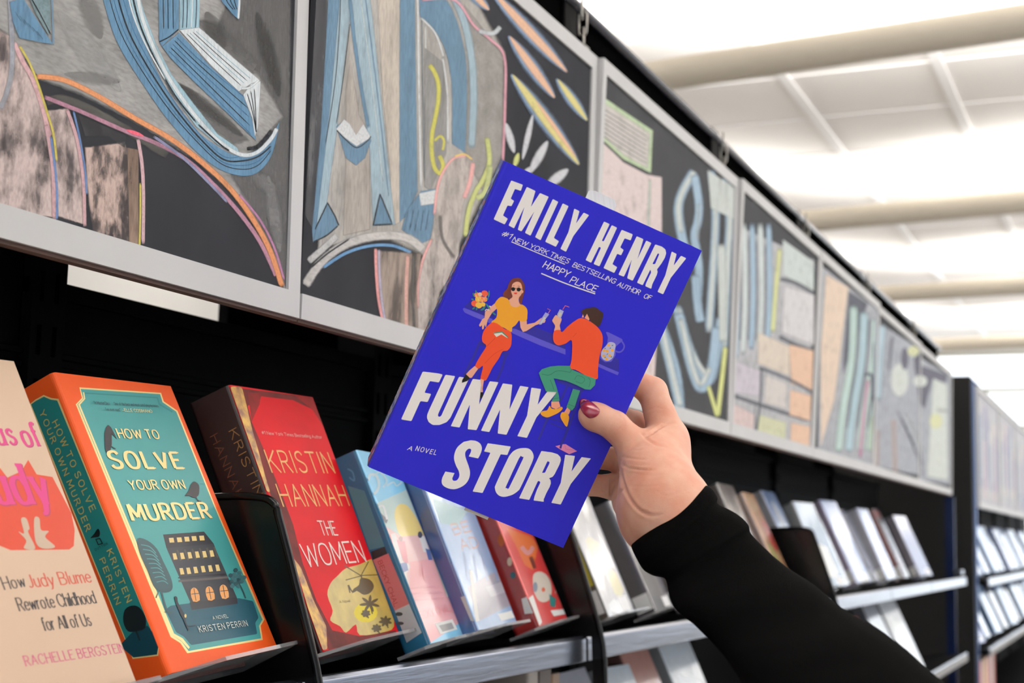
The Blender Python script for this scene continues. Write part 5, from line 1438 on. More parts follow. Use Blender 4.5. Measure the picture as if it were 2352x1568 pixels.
S = b.sp; S.at(2.579, 740, 960); S.poly([(640, 480), (700, 500), (730, 640), (690, 640)], ink(70, 66, 70, .3, .8)); S.poly([(820, 1060), (870, 1040), (930, 1190), (880, 1200)], ink(200, 200, 196, .3)); b.text('REILLY', (760, 860), (830, 1030), 20, ink(150, 160, 190, .3), 'spine', nib=(15, 15), hk=2) if False else S.stroke([(765, 860), (800, 950), (835, 1030)], 14, ink(120, 130, 170, .3))
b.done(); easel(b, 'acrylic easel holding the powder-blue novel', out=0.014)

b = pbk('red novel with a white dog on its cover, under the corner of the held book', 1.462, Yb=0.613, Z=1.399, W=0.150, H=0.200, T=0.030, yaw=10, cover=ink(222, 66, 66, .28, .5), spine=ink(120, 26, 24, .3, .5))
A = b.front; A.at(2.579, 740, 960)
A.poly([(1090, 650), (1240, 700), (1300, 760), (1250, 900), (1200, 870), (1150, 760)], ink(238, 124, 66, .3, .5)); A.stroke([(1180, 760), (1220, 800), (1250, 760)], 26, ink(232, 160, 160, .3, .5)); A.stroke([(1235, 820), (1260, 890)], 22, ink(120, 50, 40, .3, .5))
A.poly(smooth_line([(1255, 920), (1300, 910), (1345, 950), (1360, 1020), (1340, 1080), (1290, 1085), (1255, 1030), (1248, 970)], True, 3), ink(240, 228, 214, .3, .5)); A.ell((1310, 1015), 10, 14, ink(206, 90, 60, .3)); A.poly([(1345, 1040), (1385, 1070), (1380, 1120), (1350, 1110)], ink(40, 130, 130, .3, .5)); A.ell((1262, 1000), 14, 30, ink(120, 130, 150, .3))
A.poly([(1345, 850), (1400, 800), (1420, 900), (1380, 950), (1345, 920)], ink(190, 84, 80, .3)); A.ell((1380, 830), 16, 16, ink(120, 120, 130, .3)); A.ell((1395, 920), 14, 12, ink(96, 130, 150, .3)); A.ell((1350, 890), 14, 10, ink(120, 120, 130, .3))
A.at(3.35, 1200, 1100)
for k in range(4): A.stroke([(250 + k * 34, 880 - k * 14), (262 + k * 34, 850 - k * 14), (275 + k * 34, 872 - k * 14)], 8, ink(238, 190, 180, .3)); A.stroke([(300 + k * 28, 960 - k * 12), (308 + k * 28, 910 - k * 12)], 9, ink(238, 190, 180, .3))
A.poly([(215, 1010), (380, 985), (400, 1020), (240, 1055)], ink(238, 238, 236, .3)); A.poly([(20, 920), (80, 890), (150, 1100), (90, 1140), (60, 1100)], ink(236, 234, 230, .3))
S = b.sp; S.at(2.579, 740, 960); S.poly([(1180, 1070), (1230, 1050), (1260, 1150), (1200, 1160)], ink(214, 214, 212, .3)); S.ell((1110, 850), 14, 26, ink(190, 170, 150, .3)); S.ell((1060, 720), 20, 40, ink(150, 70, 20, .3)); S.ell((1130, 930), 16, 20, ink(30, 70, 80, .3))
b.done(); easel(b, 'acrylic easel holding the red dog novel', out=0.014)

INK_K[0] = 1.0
# ---- black divider plates between the display bays
def divider(x, label, dz=0.0):
    t = thing('shelf_divider', label, 'shelf divider', (x, 0.62, 1.36), 'black divider plates on the display shelf')
    P = [(0.80, 1.515), (0.70, 1.5235), (0.664, 1.5235), (0.650, 1.519), (0.644, 1.508), (0.625, 1.455), (0.598, 1.372), (0.594, 1.30), (0.608, 1.30), (0.612, 1.379), (0.80, 1.365)]
    m = Mesh(); m.prism(P, lambda p, tt: (x - 0.001 + 0.002 * tt, p[0], p[1] + dz), M_BLK2); m.build('plate', parent=t)
    pts = [(x, 0.76, 1.5185 + dz)] + [(x, p[0], p[1] + dz) for p in P[1:8]]
    m = Mesh(); m.tube([(x, q[0], q[1]) for q in smooth_line([(p[1], p[2]) for p in pts], False, 4)], 0.0034, M_BLK2, n=10); m.build('rolled_edge', parent=t, smooth=True)
    return t


divider(0.985, 'glossy black divider plate with rounded corner between the orange and red books')
divider(1.622, 'thin black divider plate just right of the red dog novel')
divider(2.335, 'black divider plate behind the sleeve, before the orange-red book')
divider(3.02, 'dark divider plate left of the silver-sleeved books')

# ---- further books along the display shelf
WHT = ink(224, 224, 226, .3)
rows = [
    ('slim bright pink book, only a wedge visible beside the red dog novel', 1.668, .045, .19, .014, (236, 110, 160), (236, 120, 170), []),
    ('book with a dark yellow-flecked spine and silver-grey cover, left of the wrist', 1.765, .142, .225, .036, (190, 192, 200), (58, 60, 50), [((0.1, .75, .9, .95), (214, 206, 180)), ((.2, .3, .7, .5), (206, 200, 170)), ((.5, .1, .9, .3), (214, 206, 160)), ((.1, 0, .8, .1), (226, 228, 232))]),
    ('small dark grey book just below the cuff of the sleeve', 1.960, .130, .17, .03, (98, 96, 100), (60, 58, 62), [((.1, .1, .8, .5), (130, 126, 126)), ((.3, .7, .8, .9), (170, 70, 60))]),
    ('grey book hidden mostly behind the forearm', 2.14, .140, .20, .03, (120, 118, 120), (70, 66, 70), [((.1, .2, .9, .6), (150, 146, 140))]),
    ('tall cream-topped brown book right behind the cuff', 2.355, .150, .232, .036, (196, 166, 136), (74, 54, 48), [((.45, .5, 1, 1), (226, 220, 212)), ((.0, .2, .6, .5), (190, 136, 96))]),
    ('dark grey-brown book with a pale orange foot, beside the cream-topped one', 2.60, .150, .226, .034, (110, 98, 96), (62, 56, 54), [((.1, .05, .8, .35), (206, 150, 110)), ((.2, .5, .8, .7), (140, 130, 136))]),
    ('orange and red patterned book left of the dark divider', 2.775, .140, .215, .030, (226, 168, 120), (120, 100, 90), [((.5, .4, 1, .75), (206, 50, 40)), ((.1, .15, .6, .5), (196, 196, 120)), ((.5, 0, .9, .2), (236, 220, 190)), ((.0, .8, .8, 1), (232, 190, 150))]),
    ('silver plastic-sleeved book with round bright glints, first of the shiny group', 3.08, .150, .232, .045, (206, 212, 226), (130, 130, 136), [((.3, .1, .7, .9), (214, 222, 236))]),
    ('greenish-white sleeved book leaning next to the silver one', 3.30, .140, .21, .03, (200, 212, 208), (120, 122, 124), [((.2, .1, .8, .5), (226, 230, 232))]),
    ('dull grey book in the middle of the shiny group', 3.46, .12, .19, .03, (122, 116, 112), (96, 92, 90), []),
    ('white sleeved book with a lilac spine, right of the dull grey one', 3.66, .150, .228, .040, (226, 232, 246), (140, 130, 150), [((.1, .0, .7, .5), (234, 240, 250))]),
    ('grey sleeved book close behind the white and lilac one', 3.92, .140, .21, .030, (150, 146, 156), (96, 92, 100), []),
    ('pale lilac-white book near the far end of the display shelf', 4.12, .145, .216, .034, (226, 222, 238), (160, 160, 170), [((.1, .1, .6, .6), (232, 232, 244))]),
    ('brown book with a red top at the far end of the display shelf', 4.42, .150, .222, .036, (140, 112, 112), (110, 70, 70), [((.0, .86, .8, 1), (206, 60, 56)), ((.1, .1, .8, .4), (190, 176, 190))]),
    ('white book, last one on the near display shelf', 4.75, .145, .21, .03, (206, 202, 214), (120, 116, 124), []),
]
for i, (lab_, X, W, H, T, c, sc_, patches) in enumerate(rows):
    glossy = i >= 7
    if glossy: c = tuple(int(v * k_) for v, k_ in zip(c, (.66, .78, .96)))  # bluish window glints put into the cover colour
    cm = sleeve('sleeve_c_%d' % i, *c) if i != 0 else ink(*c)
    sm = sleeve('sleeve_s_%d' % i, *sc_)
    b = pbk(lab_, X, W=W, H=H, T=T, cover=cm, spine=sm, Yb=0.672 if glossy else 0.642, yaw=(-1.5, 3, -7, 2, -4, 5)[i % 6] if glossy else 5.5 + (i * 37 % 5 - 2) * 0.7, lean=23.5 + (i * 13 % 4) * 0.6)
    for (q, cc) in patches:
        cx0, cy0, cx1, cy1 = q
        b.upoly([(cx0, cy0 + .03), (cx0 + (cx1 - cx0) * .5, cy0), (cx1, cy0 + .05), (cx1 - .03, cy1 - .04), (cx0 + (cx1 - cx0) * .4, cy1), (cx0 + .04, cy1 - .03)], ink(cc[0], cc[1], cc[2], .25, 1.0))
    b.rect(.55, .02, .9, .11, WHT)
    b.srect(.1, .03, .9, .17, ink(206, 206, 204, .3))
    if i == 1:
        b.srect(.1, .2, .9, .55, ink(150, 140, 40, .4)); b.srect(.1, .55, .9, .8, ink(30, 70, 100, .4))
    b.done()
    if i in (1, 2, 7, 10, 12): easel(b, {1: 'acrylic easel under the silver-grey book', 2: 'acrylic easel under the small dark grey book', 7: 'clear easel under the round-glint silver book', 10: 'clear easel under the white and lilac book', 12: 'clear easel under the pale lilac book'}[i], out=0.02, chamfer=0.03)

# ---- second shelf: upright spines, then more leaning books
sp_cols = [(86, 70, 58), (60, 52, 50), (120, 110, 98), (150, 128, 100), (46, 44, 48), (96, 60, 50), (70, 74, 80), (164, 146, 124), (52, 40, 38), (88, 82, 76), (36, 40, 52), (128, 112, 88), (66, 56, 50), (104, 98, 94), (44, 36, 34), (78, 62, 48)]
wd = ['tan', 'dark brown', 'grey', 'sand-coloured', 'black', 'rust-brown', 'slate-grey', 'pale beige', 'umber', 'stone-grey', 'navy', 'ochre', 'chestnut', 'ash-grey', 'near-black', 'walnut']
x = 1.07
for i in range(16):
    T = 0.026 + (i * 7 % 5) * 0.0045; H = 0.205 + (i * 11 % 6) * 0.0065
    sc2 = [min(255, int(v * 1.5)) for v in sp_cols[i]]
    # spine faces the aisle: local x points into the shelf
    Rm = np.array([[0.0, -1.0, 0], [1.0, 0.0, 0], [0, 0, 1]])
    b = Book('%s upright spine on the second shelf, %s, under the lip' % (wd[i], ['first', 'second', 'third', 'fourth', 'fifth', 'sixth', 'seventh', 'eighth', 'ninth', 'tenth', 'eleventh', 'twelfth', 'thirteenth', 'fourteenth', 'fifteenth', 'sixteenth'][i] + ' from left'),
             Rm, (x + T, 0.660, 1.108), 0.15, H, T, ink(*sc2), ink(*sc2), group='upright spines on the second shelf')
    b.srect(.12, .05, .88, .17, ink(190, 190, 186)); b.srect(.2, .3, .8, .8, ink(*[min(255, int(v * 1.35 + 14)) for v in sp_cols[i]]))
    b.done(); x += T + 0.0015
low = [
    ('tan-topped book low on the second shelf, first of the leaning ones', 1.715, .14, .20, .03, (150, 110, 86)),
    ('silver sleeved book low at the bottom edge, beside the tan-topped one', 1.862, .14, .205, .04, (176, 178, 192)),
    ('pale white-blue sleeved book low at the bottom edge', 2.01, .125, .20, .03, (210, 220, 232)),
    ('pinkish brown sleeved book on the second shelf, just left of the sleeve', 2.145, .14, .225, .035, (190, 140, 130)),
    ('bright white sleeved book on the second shelf, touching the outline of the sleeve', 2.33, .15, .235, .045, (214, 224, 236)),
    ('small white book on the second shelf, peeking over the forearm', 3.70, .13, .20, .03, (214, 212, 220)),
    ('red and pink book on the second shelf, peeking over the forearm', 3.92, .14, .19, .03, (206, 96, 96)),
    ('silver-grey book on the second shelf near the far end', 4.20, .15, .225, .035, (186, 190, 204)),
    ('dazzling white sleeved book on the second shelf, last before the end post', 4.46, .17, .24, .04, (232, 238, 246)),
]
for i, (lab_, X, W, H, T, c) in enumerate(low):
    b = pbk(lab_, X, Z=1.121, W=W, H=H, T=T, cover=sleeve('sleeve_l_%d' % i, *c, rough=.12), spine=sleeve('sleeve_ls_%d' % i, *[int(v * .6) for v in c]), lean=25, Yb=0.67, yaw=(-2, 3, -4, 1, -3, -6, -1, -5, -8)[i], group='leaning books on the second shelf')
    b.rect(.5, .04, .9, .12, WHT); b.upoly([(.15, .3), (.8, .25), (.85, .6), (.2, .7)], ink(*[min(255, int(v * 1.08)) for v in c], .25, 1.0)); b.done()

# ---- a white-blue book shape added in place of window light glimpsed through the gap
b = Book('white-blue book shape standing in for window light, glimpsed past the red novel', pose(8, -12), (1.40, 1.00, 1.395), .12, .17, .03, sleeve('gap_book', 190, 212, 240), sleeve('gap_light_s', 120, 150, 190), group=None); b.done()
b = Book('navy and white book glimpsed between the orange and the red novels', pose(6, -10), (1.13, .955, 1.385), .10, .15, .02, ink(38, 60, 96, .3, .5), ink(60, 80, 120, .3), group=None)
b.upoly([(.2, .3), (.5, .6), (.8, .3), (.7, .25), (.5, .5), (.3, .25)], ink(190, 206, 226, .3)); b.done()

# ------------------------------------------------------------------ second run of shelving, beyond the gap
X2 = 5.95
for i in range(7):
    xa, xb = X2 + 0.03 + i * 0.9, X2 + 0.93 + i * 0.9
    t = shelf_bay(xa, xb, 'black shelving bay of the second run, %s past the end panel' % ['first', 'second', 'third', 'fourth', 'fifth', 'sixth', 'seventh'][i], zlip=1.362, yl=0.585, yp=0.90, ztop=2.115)
    if i == 0:
        m = Mesh(); m.box((X2 - 0.05, 0.632, 0.0), (X2 - 0.01, 1.30, 2.165), mat('end_panel_black', rgb(9, 9, 10), rough=0.6, spec=0.15)); m.build('end_panel', parent=t, bevel=0.002)
        m = Mesh(); m.box((X2 - 0.008, 0.622, 0.0), (X2 + 0.008, 0.66, 2.15), mat('blue_steel', rgb(110, 130, 170), rough=0.25, metal=0.8)); m.build('edge_strip', parent=t, bevel=0.002)
    # chalkboards of the second run
    t = thing('chalkboard', 'blurred grey chalkboard on the second run, %s' % ['right beside the blue edge strip', 'second along, at the right edge of the picture', 'third along', 'fourth along', 'fifth along', 'sixth along', 'furthest one'][i], 'chalkboard', (xa, 0.62, 1.65), 'chalkboards on the second run')
    m = Mesh()
    for (z0, z1, x0, x1) in ((1.645, 1.668, xa, xb), (2.112, 2.135, xa, xb), (1.668, 2.112, xa, xa + .018), (1.668, 2.112, xb - .018, xb)):
        m.box((x0 + .001, 0.612, z0), (x1 - .001, 0.628, z1), M_BFR)
    m.build('board_frame', parent=t)
    m = Mesh(); m.box((xa + .017, 0.618, 1.666), (xb - .017, 0.624, 2.114), mat('slate_pale', rgb(178, 178, 184), rough=.9, noise=.15, nscale=6))
    fl = [ink(206, 206, 200, .9), ink(156, 164, 180, .9), ink(140, 136, 176, .9), ink(216, 196, 192, .9), ink(196, 206, 200, .9), ink(120, 140, 176, .9)]
    for k in range(12):
        xx = xa + 0.03 + k * 0.07; q = (k * 5 + i) % 6
        m.box((xx, 0.6172, 1.69 + (k % 3) * .04), (xx + 0.045, 0.6178, 2.08 - (k % 4) * 0.05), fl[q])
    m.build('slate', parent=t)
t = thing('canopy_rail', 'black canopy rail topping the second shelving run', 'shelf canopy', (X2 + 1.8, .65, 2.15))
m = Mesh(); m.box((X2 + .035, 0.64, 2.12), (X2 + 6.33, 1.0, 2.165), M_BLK); m.build('top_deck', parent=t)
m = Mesh(); m.tube([(X2 - .01, .640, 2.158), (X2 + 6.3, .640, 2.158)], .008, M_BLK2, n=10); m.build('rounded_edge', parent=t, smooth=True)

ord_ = ['first', 'second', 'third', 'fourth', 'fifth', 'sixth', 'seventh', 'eighth', 'ninth']
for i in range(9):
    c = [(206, 216, 236), (186, 206, 240), (214, 226, 240), (210, 224, 246), (150, 156, 190), (200, 214, 236), (180, 190, 210), (214, 220, 230), (160, 176, 206)][i]
    X = X2 + 0.06 + i * 0.40
    c = tuple(int(v * k_) for v, k_ in zip(c, (.74, .84, .98)))  # blue cast of the glints painted into the cover colour
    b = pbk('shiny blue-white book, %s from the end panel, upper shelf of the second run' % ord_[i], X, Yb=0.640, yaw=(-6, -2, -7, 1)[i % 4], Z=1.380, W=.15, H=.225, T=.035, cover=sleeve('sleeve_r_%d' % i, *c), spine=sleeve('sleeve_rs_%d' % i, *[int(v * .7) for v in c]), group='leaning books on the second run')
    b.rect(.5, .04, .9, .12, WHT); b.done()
    c2 = [(190, 180, 226), (214, 222, 240), (206, 224, 240), (70, 72, 100), (216, 228, 240), (190, 150, 150), (206, 216, 230), (170, 170, 190), (200, 206, 220)][i]
    c2 = tuple(int(v * k_) for v, k_ in zip(c2, (.74, .84, .98)))  # lower row: the same bluish glint tint in the colour
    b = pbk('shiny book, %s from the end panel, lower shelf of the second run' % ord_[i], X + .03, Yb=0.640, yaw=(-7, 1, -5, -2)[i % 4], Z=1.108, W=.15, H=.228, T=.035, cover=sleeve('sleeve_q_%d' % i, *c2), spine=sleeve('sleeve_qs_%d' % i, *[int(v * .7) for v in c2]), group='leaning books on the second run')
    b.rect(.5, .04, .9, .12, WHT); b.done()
x = X2 + 0.05
cl = [(60, 56, 70), (176, 160, 140), (196, 60, 64), (206, 200, 190), (120, 90, 80), (214, 180, 140), (206, 130, 90), (160, 160, 166), (190, 110, 100), (96, 104, 130), (214, 206, 190), (150, 60, 60)]
cw = ['dark violet', 'sand', 'red', 'ivory', 'brown', 'cream-orange', 'burnt orange', 'silver', 'brick', 'steel-blue', 'bone', 'maroon']
for i in range(12):
    T = 0.05 + (i % 3) * 0.01
    b = Book('%s upright spine on the bottom shelf of the second run, bottom right' % cw[i], Rm, (x + T, 0.640, 0.805), 0.15, 0.225, T, ink(*cl[i]), ink(*cl[i]), group='upright spines on the second run')
    b.srect(.12, .05, .88, .17, ink(206, 206, 204)); b.done(); x += T + 0.002

# ------------------------------------------------------------------ the hand and forearm holding the book
HN = HR[:, 1]                                        # into the book


def zcover(px, py, off=0.0):
    """camera depth of the plane lying off metres behind the held book's cover"""
    w = on_plane(px, py, HO + HN * off, HN)
    return float(CAM_R.T[2] @ (w - CAM_C))


def hp(px, py, z):
    """point in camera axes (right, down, forward)"""
    return np.array([(px - IW / 2) / FPX * z, (py - IH / 2) / FPX * z, z])


def cone(P, a, b, ra, rb):
    """distance to a capsule that tapers from ra to rb"""
    ba = b - a; l2 = ba @ ba
    h = np.clip(((P - a) @ ba) / l2, 0, 1)
    d = np.linalg.norm(P - a - h[:, None] * ba, axis=1)
    return d - (ra + (rb - ra) * h)


def ellip(P, c, r, ax=None):
    q = P - c
    if ax is not None: q = q @ ax
    k0 = np.linalg.norm(q / r, axis=1); k1 = np.linalg.norm(q / (r * r), axis=1)
    return k0 * (k0 - 1.0) / np.maximum(k1, 1e-9)


def smin(a, b, k):
    h = np.clip(0.5 + 0.5 * (b - a) / k, 0, 1)
    return b * (1 - h) + a * h - k * h * (1 - h)


zb = zcover(1400, 980)
TT = 0.030
# thumb, in front of the cover
t_tip = hp(1356, 950, zcover(1356, 950) - 0.0085)
t_ip = hp(1412, 978, zcover(1412, 978) - 0.0105)
t_mid = hp(1440, 1006, zb - 0.0095)
t_mcp = hp(1474, 1052, zb - 0.006)
t_cmc = hp(1526, 1142, 1.000)
# knuckles and fingers, curling behind the book
i_mcp = hp(1533, 1006, 1.058); i_pip = hp(1499, 899, 1.086); i_dip = hp(1440, 868, zcover(1440, 868, TT) + 0.0085); i_tip = hp(1392, 862, zcover(1392, 862, TT) + 0.0075)
m_mcp = hp(1500, 1046, 1.078); m_pip = hp(1458, 973, 1.098); m_dip = hp(1400, 948, zcover(1400, 948, TT) + 0.009); m_tip = hp(1340, 935, zcover(1340, 935, TT) + 0.0075)
r_mcp = hp(1468, 1085, 1.084); r_pip = hp(1418, 1054, 1.096); r_dip = hp(1360, 1050, zcover(1360, 1050, TT) + 0.0095); r_tip = hp(1300, 1040, zcover(1300, 1040, TT) + 0.0075)
p_mcp = hp(1442, 1130, 1.076); p_pip = hp(1402, 1117, 1.090); p_dip = hp(1350, 1113, zcover(1350, 1113, TT) + 0.0095); p_tip = hp(1300, 1102, zcover(1300, 1102, TT) + 0.0070)
wrist = hp(1552, 1186, 1.000); wrist2 = hp(1612, 1250, 0.972)


def hand_sdf(P):
    # palm
    palm = cone(P, wrist, i_mcp, 0.0200, 0.0122)
    palm = smin(palm, cone(P, wrist, m_mcp, 0.0225, 0.0125), 0.012)
    palm = smin(palm, cone(P, hp(1535, 1195, 1.008), r_mcp, 0.0225, 0.0125), 0.012)
    palm = smin(palm, cone(P, hp(1506, 1192, 1.018), p_mcp, 0.0195, 0.0125), 0.012)
    # the heel of the hand on the little-finger side
    palm = smin(palm, cone(P, hp(1492, 1196, 1.022), hp(1452, 1150, 1.055), 0.0168, 0.0138), 0.010)
    # forearm
    palm = smin(palm, cone(P, wrist, wrist2, 0.0250, 0.0200), 0.012)
    palm = smin(palm, cone(P, hp(1512, 1200, 1.01), wrist2, 0.0225, 0.0200), 0.012)
    # thenar mound, nearest to the camera
    th = cone(P, t_cmc, t_mcp, 0.0225, 0.0150)
    th = smin(th, cone(P, hp(1502, 1152, 1.006), hp(1490, 1088, 1.010), 0.0215, 0.0165), 0.020)
    palm = smin(palm, th, 0.020)
    # web between thumb and index finger
    web = cone(P, t_mcp + np.array([0.006, -0.004, 0.004]), i_mcp + np.array([-0.002, 0.004, -0.006]), 0.0125, 0.0118)
    palm = smin(palm, web, 0.020)
    # thumb
    t = cone(P, t_mcp, t_mid, 0.0150, 0.0107)
    t = smin(t, cone(P, t_mid, t_ip, 0.0107, 0.0108), 0.004)
    t = smin(t, cone(P, t_ip, t_tip, 0.0104, 0.0085), 0.004)
    t = smin(t, ellip(P, hp(1370, 958, zcover(1370, 958) - 0.0085), np.array([0.0125, 0.0108, 0.0085])), 0.004)
    d = smin(palm, t, 0.006)
    # fingers
    f1 = smin(cone(P, i_mcp, i_pip, 0.0140, 0.0108), cone(P, i_pip, i_dip, 0.0110, 0.0092), 0.004)
    f1 = smin(f1, cone(P, i_dip, i_tip, 0.0088, 0.0072), 0.003)
    d = smin(d, f1, 0.006)
    f2 = smin(cone(P, m_mcp, m_pip, 0.0122, 0.0100), cone(P, m_pip, m_dip, 0.0100, 0.0088), 0.003)
    f2 = smin(f2, cone(P, m_dip, m_tip, 0.0086, 0.0072), 0.003)
    d = smin(d, f2, 0.0035)
    f3 = smin(cone(P, r_mcp, r_pip, 0.0120, 0.0095), cone(P, r_pip, r_dip, 0.0095, 0.0086), 0.003)
    f3 = smin(f3, cone(P, r_dip, r_tip, 0.0084, 0.0070), 0.003)
    d = smin(d, f3, 0.0025)
    f4 = smin(cone(P, p_mcp, p_pip, 0.0120, 0.0092), cone(P, p_pip, p_dip, 0.0092, 0.0082), 0.003)
    f4 = smin(f4, cone(P, p_dip, p_tip, 0.0080, 0.0066), 0.003)
    d = smin(d, f4, 0.0025)
    return d


def surface_nets(fn, lo, hi, h):
    n = np.ceil((hi - lo) / h).astype(int) + 1
    xs = [lo[i] + h * np.arange(n[i]) for i in range(3)]
    F = np.empty(n, np.float32)
    for i in range(n[0]):
        Y, Z = np.meshgrid(xs[1], xs[2], indexing='ij')
        P = np.stack([np.full(Y.size, xs[0][i]), Y.ravel(), Z.ravel()], 1)
        F[i] = fn(P).reshape(n[1], n[2])
    S = F < 0
    c = [S[a:n[0] - 1 + a, b:n[1] - 1 + b, d:n[2] - 1 + d] for a in (0, 1) for b in (0, 1) for d in (0, 1)]
    cnt = sum(q.astype(np.int8) for q in c)
    act = (cnt > 0) & (cnt < 8)
    idx = -np.ones(act.shape, np.int64); cells = np.argwhere(act); idx[act] = np.arange(len(cells))
    acc = np.zeros((len(cells), 3)); num = np.zeros(len(cells))
    cor = [(a, b, d) for a in (0, 1) for b in (0, 1) for d in (0, 1)]
    for a in range(8):
        for b in range(a + 1, 8):
            da = np.array(cor[b]) - np.array(cor[a])
            if np.abs(da).sum() != 1: continue
            A = cells + cor[a]; B = cells + cor[b]
            fa = F[A[:, 0], A[:, 1], A[:, 2]]; fb = F[B[:, 0], B[:, 1], B[:, 2]]
            m_ = (fa < 0) != (fb < 0)
            t = np.where(m_, fa / np.where(m_, fa - fb, 1), 0)
            p = A + t[:, None] * da
            acc[m_] += p[m_]; num[m_] += 1
    V = lo + h * acc / num[:, None]
    faces = []
    for ax in range(3):
        u, v = (ax + 1) % 3, (ax + 2) % 3
        sl0 = [slice(None)] * 3; sl1 = [slice(None)] * 3
        sl0[ax] = slice(0, n[ax] - 1); sl1[ax] = slice(1, n[ax])
        a = S[tuple(sl0)]; b = S[tuple(sl1)]
        E = np.argwhere(a != b)
        ok = (E[:, u] > 0) & (E[:, v] > 0) & (E[:, u] < n[u] - 1) & (E[:, v] < n[v] - 1)
        E = E[ok]; ins = a[E[:, 0], E[:, 1], E[:, 2]]
        q = []
        for du, dv in ((-1, -1), (0, -1), (0, 0), (-1, 0)):
            G = E.copy(); G[:, u] += du; G[:, v] += dv
            q.append(idx[G[:, 0], G[:, 1], G[:, 2]])
        q = np.stack(q, 1)
        q[~ins] = q[~ins][:, ::-1]
        faces.append(q)
    return V, np.concatenate(faces)


lo = np.minimum.reduce([i_tip, m_tip, r_tip, p_tip, t_tip, wrist, wrist2, hp(1500, 1260, 1.0)]) - 0.032
hi = np.maximum.reduce([i_pip, m_pip, p_pip, wrist, wrist2, hp(1500, 1250, 1.0)]) + 0.032
V, Fq = surface_nets(hand_sdf, lo, hi, 0.00135)


def relax(V, F, n=2):
    e = np.concatenate([F[:, [0, 1]], F[:, [1, 2]], F[:, [2, 3]], F[:, [3, 0]]])
    e = np.concatenate([e, e[:, ::-1]])
    for _ in range(n):
        s = np.zeros_like(V); c = np.zeros(len(V))
        np.add.at(s, e[:, 0], V[e[:, 1]]); np.add.at(c, e[:, 0], 1)
        V = V * 0.4 + 0.6 * s / np.maximum(c, 1)[:, None]
    return V


V = relax(V, Fq, 5)
# vertex normals from the distance field
def sdf_n(P, e=4e-4):
    g = np.stack([hand_sdf(P + np.eye(3)[i] * e) - hand_sdf(P - np.eye(3)[i] * e) for i in range(3)], 1)
    return g / np.maximum(np.linalg.norm(g, axis=1), 1e-9)[:, None]


VN = sdf_n(V)
px = V[:, 0] / V[:, 2] * FPX + IW / 2; py = V[:, 1] / V[:, 2] * FPX + IH / 2
facing = np.clip(-(VN * V / np.linalg.norm(V, axis=1)[:, None]).sum(1) * 2.5, 0, 1)
# skin folds: (polyline in the close view, depth in mm, half width in px)
CR_ = [
    ([(470, 735), (520, 752), (590, 764), (680, 768)], 0.55, 2.0), ([(466, 768), (520, 800), (600, 812), (690, 806)], 0.5, 2.0), ([(468, 795), (530, 825), (620, 842), (735, 848)], 1.1, 2.2),
    ([(440, 545), (490, 525), (525, 490)], 0.35, 1.8), ([(380, 560), (400, 520), (440, 460), (480, 430)], 0.3, 1.8), ([(400, 590), (440, 560), (470, 545)], 0.3, 1.6),
    ([(655, 592), (700, 575), (750, 540), (800, 510)], 1.5, 2.6), ([(800, 512), (850, 496), (900, 492)], 0.5, 2.4), ([(620, 560), (680, 620), (740, 655), (820, 672)], 0.8, 2.6),
    ([(500, 985), (470, 1010), (430, 1060), (410, 1090)], 1.2, 2.6), ([(385, 900), (382, 980), (384, 1060)], 0.9, 2.0), ([(470, 830), (490, 930), (545, 1060), (620, 1150), (720, 1200)], 1.3, 3.2),
    ([(650, 1150), (720, 1185), (800, 1175)], 0.6, 2.4), ([(520, 960), (640, 972), (780, 960)], 0.22, 1.8), ([(560, 690), (600, 700), (660, 690)], 0.25, 1.8), ([(720, 990), (820, 1040), (930, 1010)], 0.2, 2.0),
    ([(450, 430), (500, 470), (500, 530)], 0.25, 1.6), ([(680, 400), (740, 380), (800, 390)], 0.25, 2.2), ([(560, 870), (700, 890), (800, 880)], 0.15, 1.6)]
disp = np.zeros(len(V))
for pts, dep, w in CR_:
    L_ = smooth_line([(a / 3.267 + 1280, b_ / 3.267 + 820) for a, b_ in pts], False, 5)
    dmin = np.full(len(V), 1e9); tpar = np.zeros(len(V)); n_ = len(L_) - 1
    for k in range(n_):
        A0 = np.array(L_[k]); B0 = np.array(L_[k + 1]); ab = B0 - A0
        h_ = np.clip(((px - A0[0]) * ab[0] + (py - A0[1]) * ab[1]) / (ab @ ab), 0, 1)
        dd = np.hypot(px - A0[0] - h_ * ab[0], py - A0[1] - h_ * ab[1])
        up_ = dd < dmin; dmin = np.where(up_, dd, dmin); tpar = np.where(up_, (k + h_) / n_, tpar)
    fade = np.clip(np.sin(np.pi * np.clip(tpar, 0.02, 0.98)) * 2.2, 0, 1)
    g = np.exp(-(dmin / w) ** 2) - 0.35 * np.exp(-((dmin - 2.2 * w) / (1.3 * w)) ** 2)
    disp -= dep * 1e-3 * g * fade * facing
V2 = V + VN * disp[:, None]
Wv = (CAM_R @ V2.T).T + CAM_C
me = bpy.data.meshes.new('person')
base = (CAM_R @ wrist) + CAM_C
me.from_pydata([tuple(p - base) for p in Wv], [], [tuple(int(i) for i in f) for f in Fq])
me.polygons.foreach_set('use_smooth', [True] * len(me.polygons)); me.update()
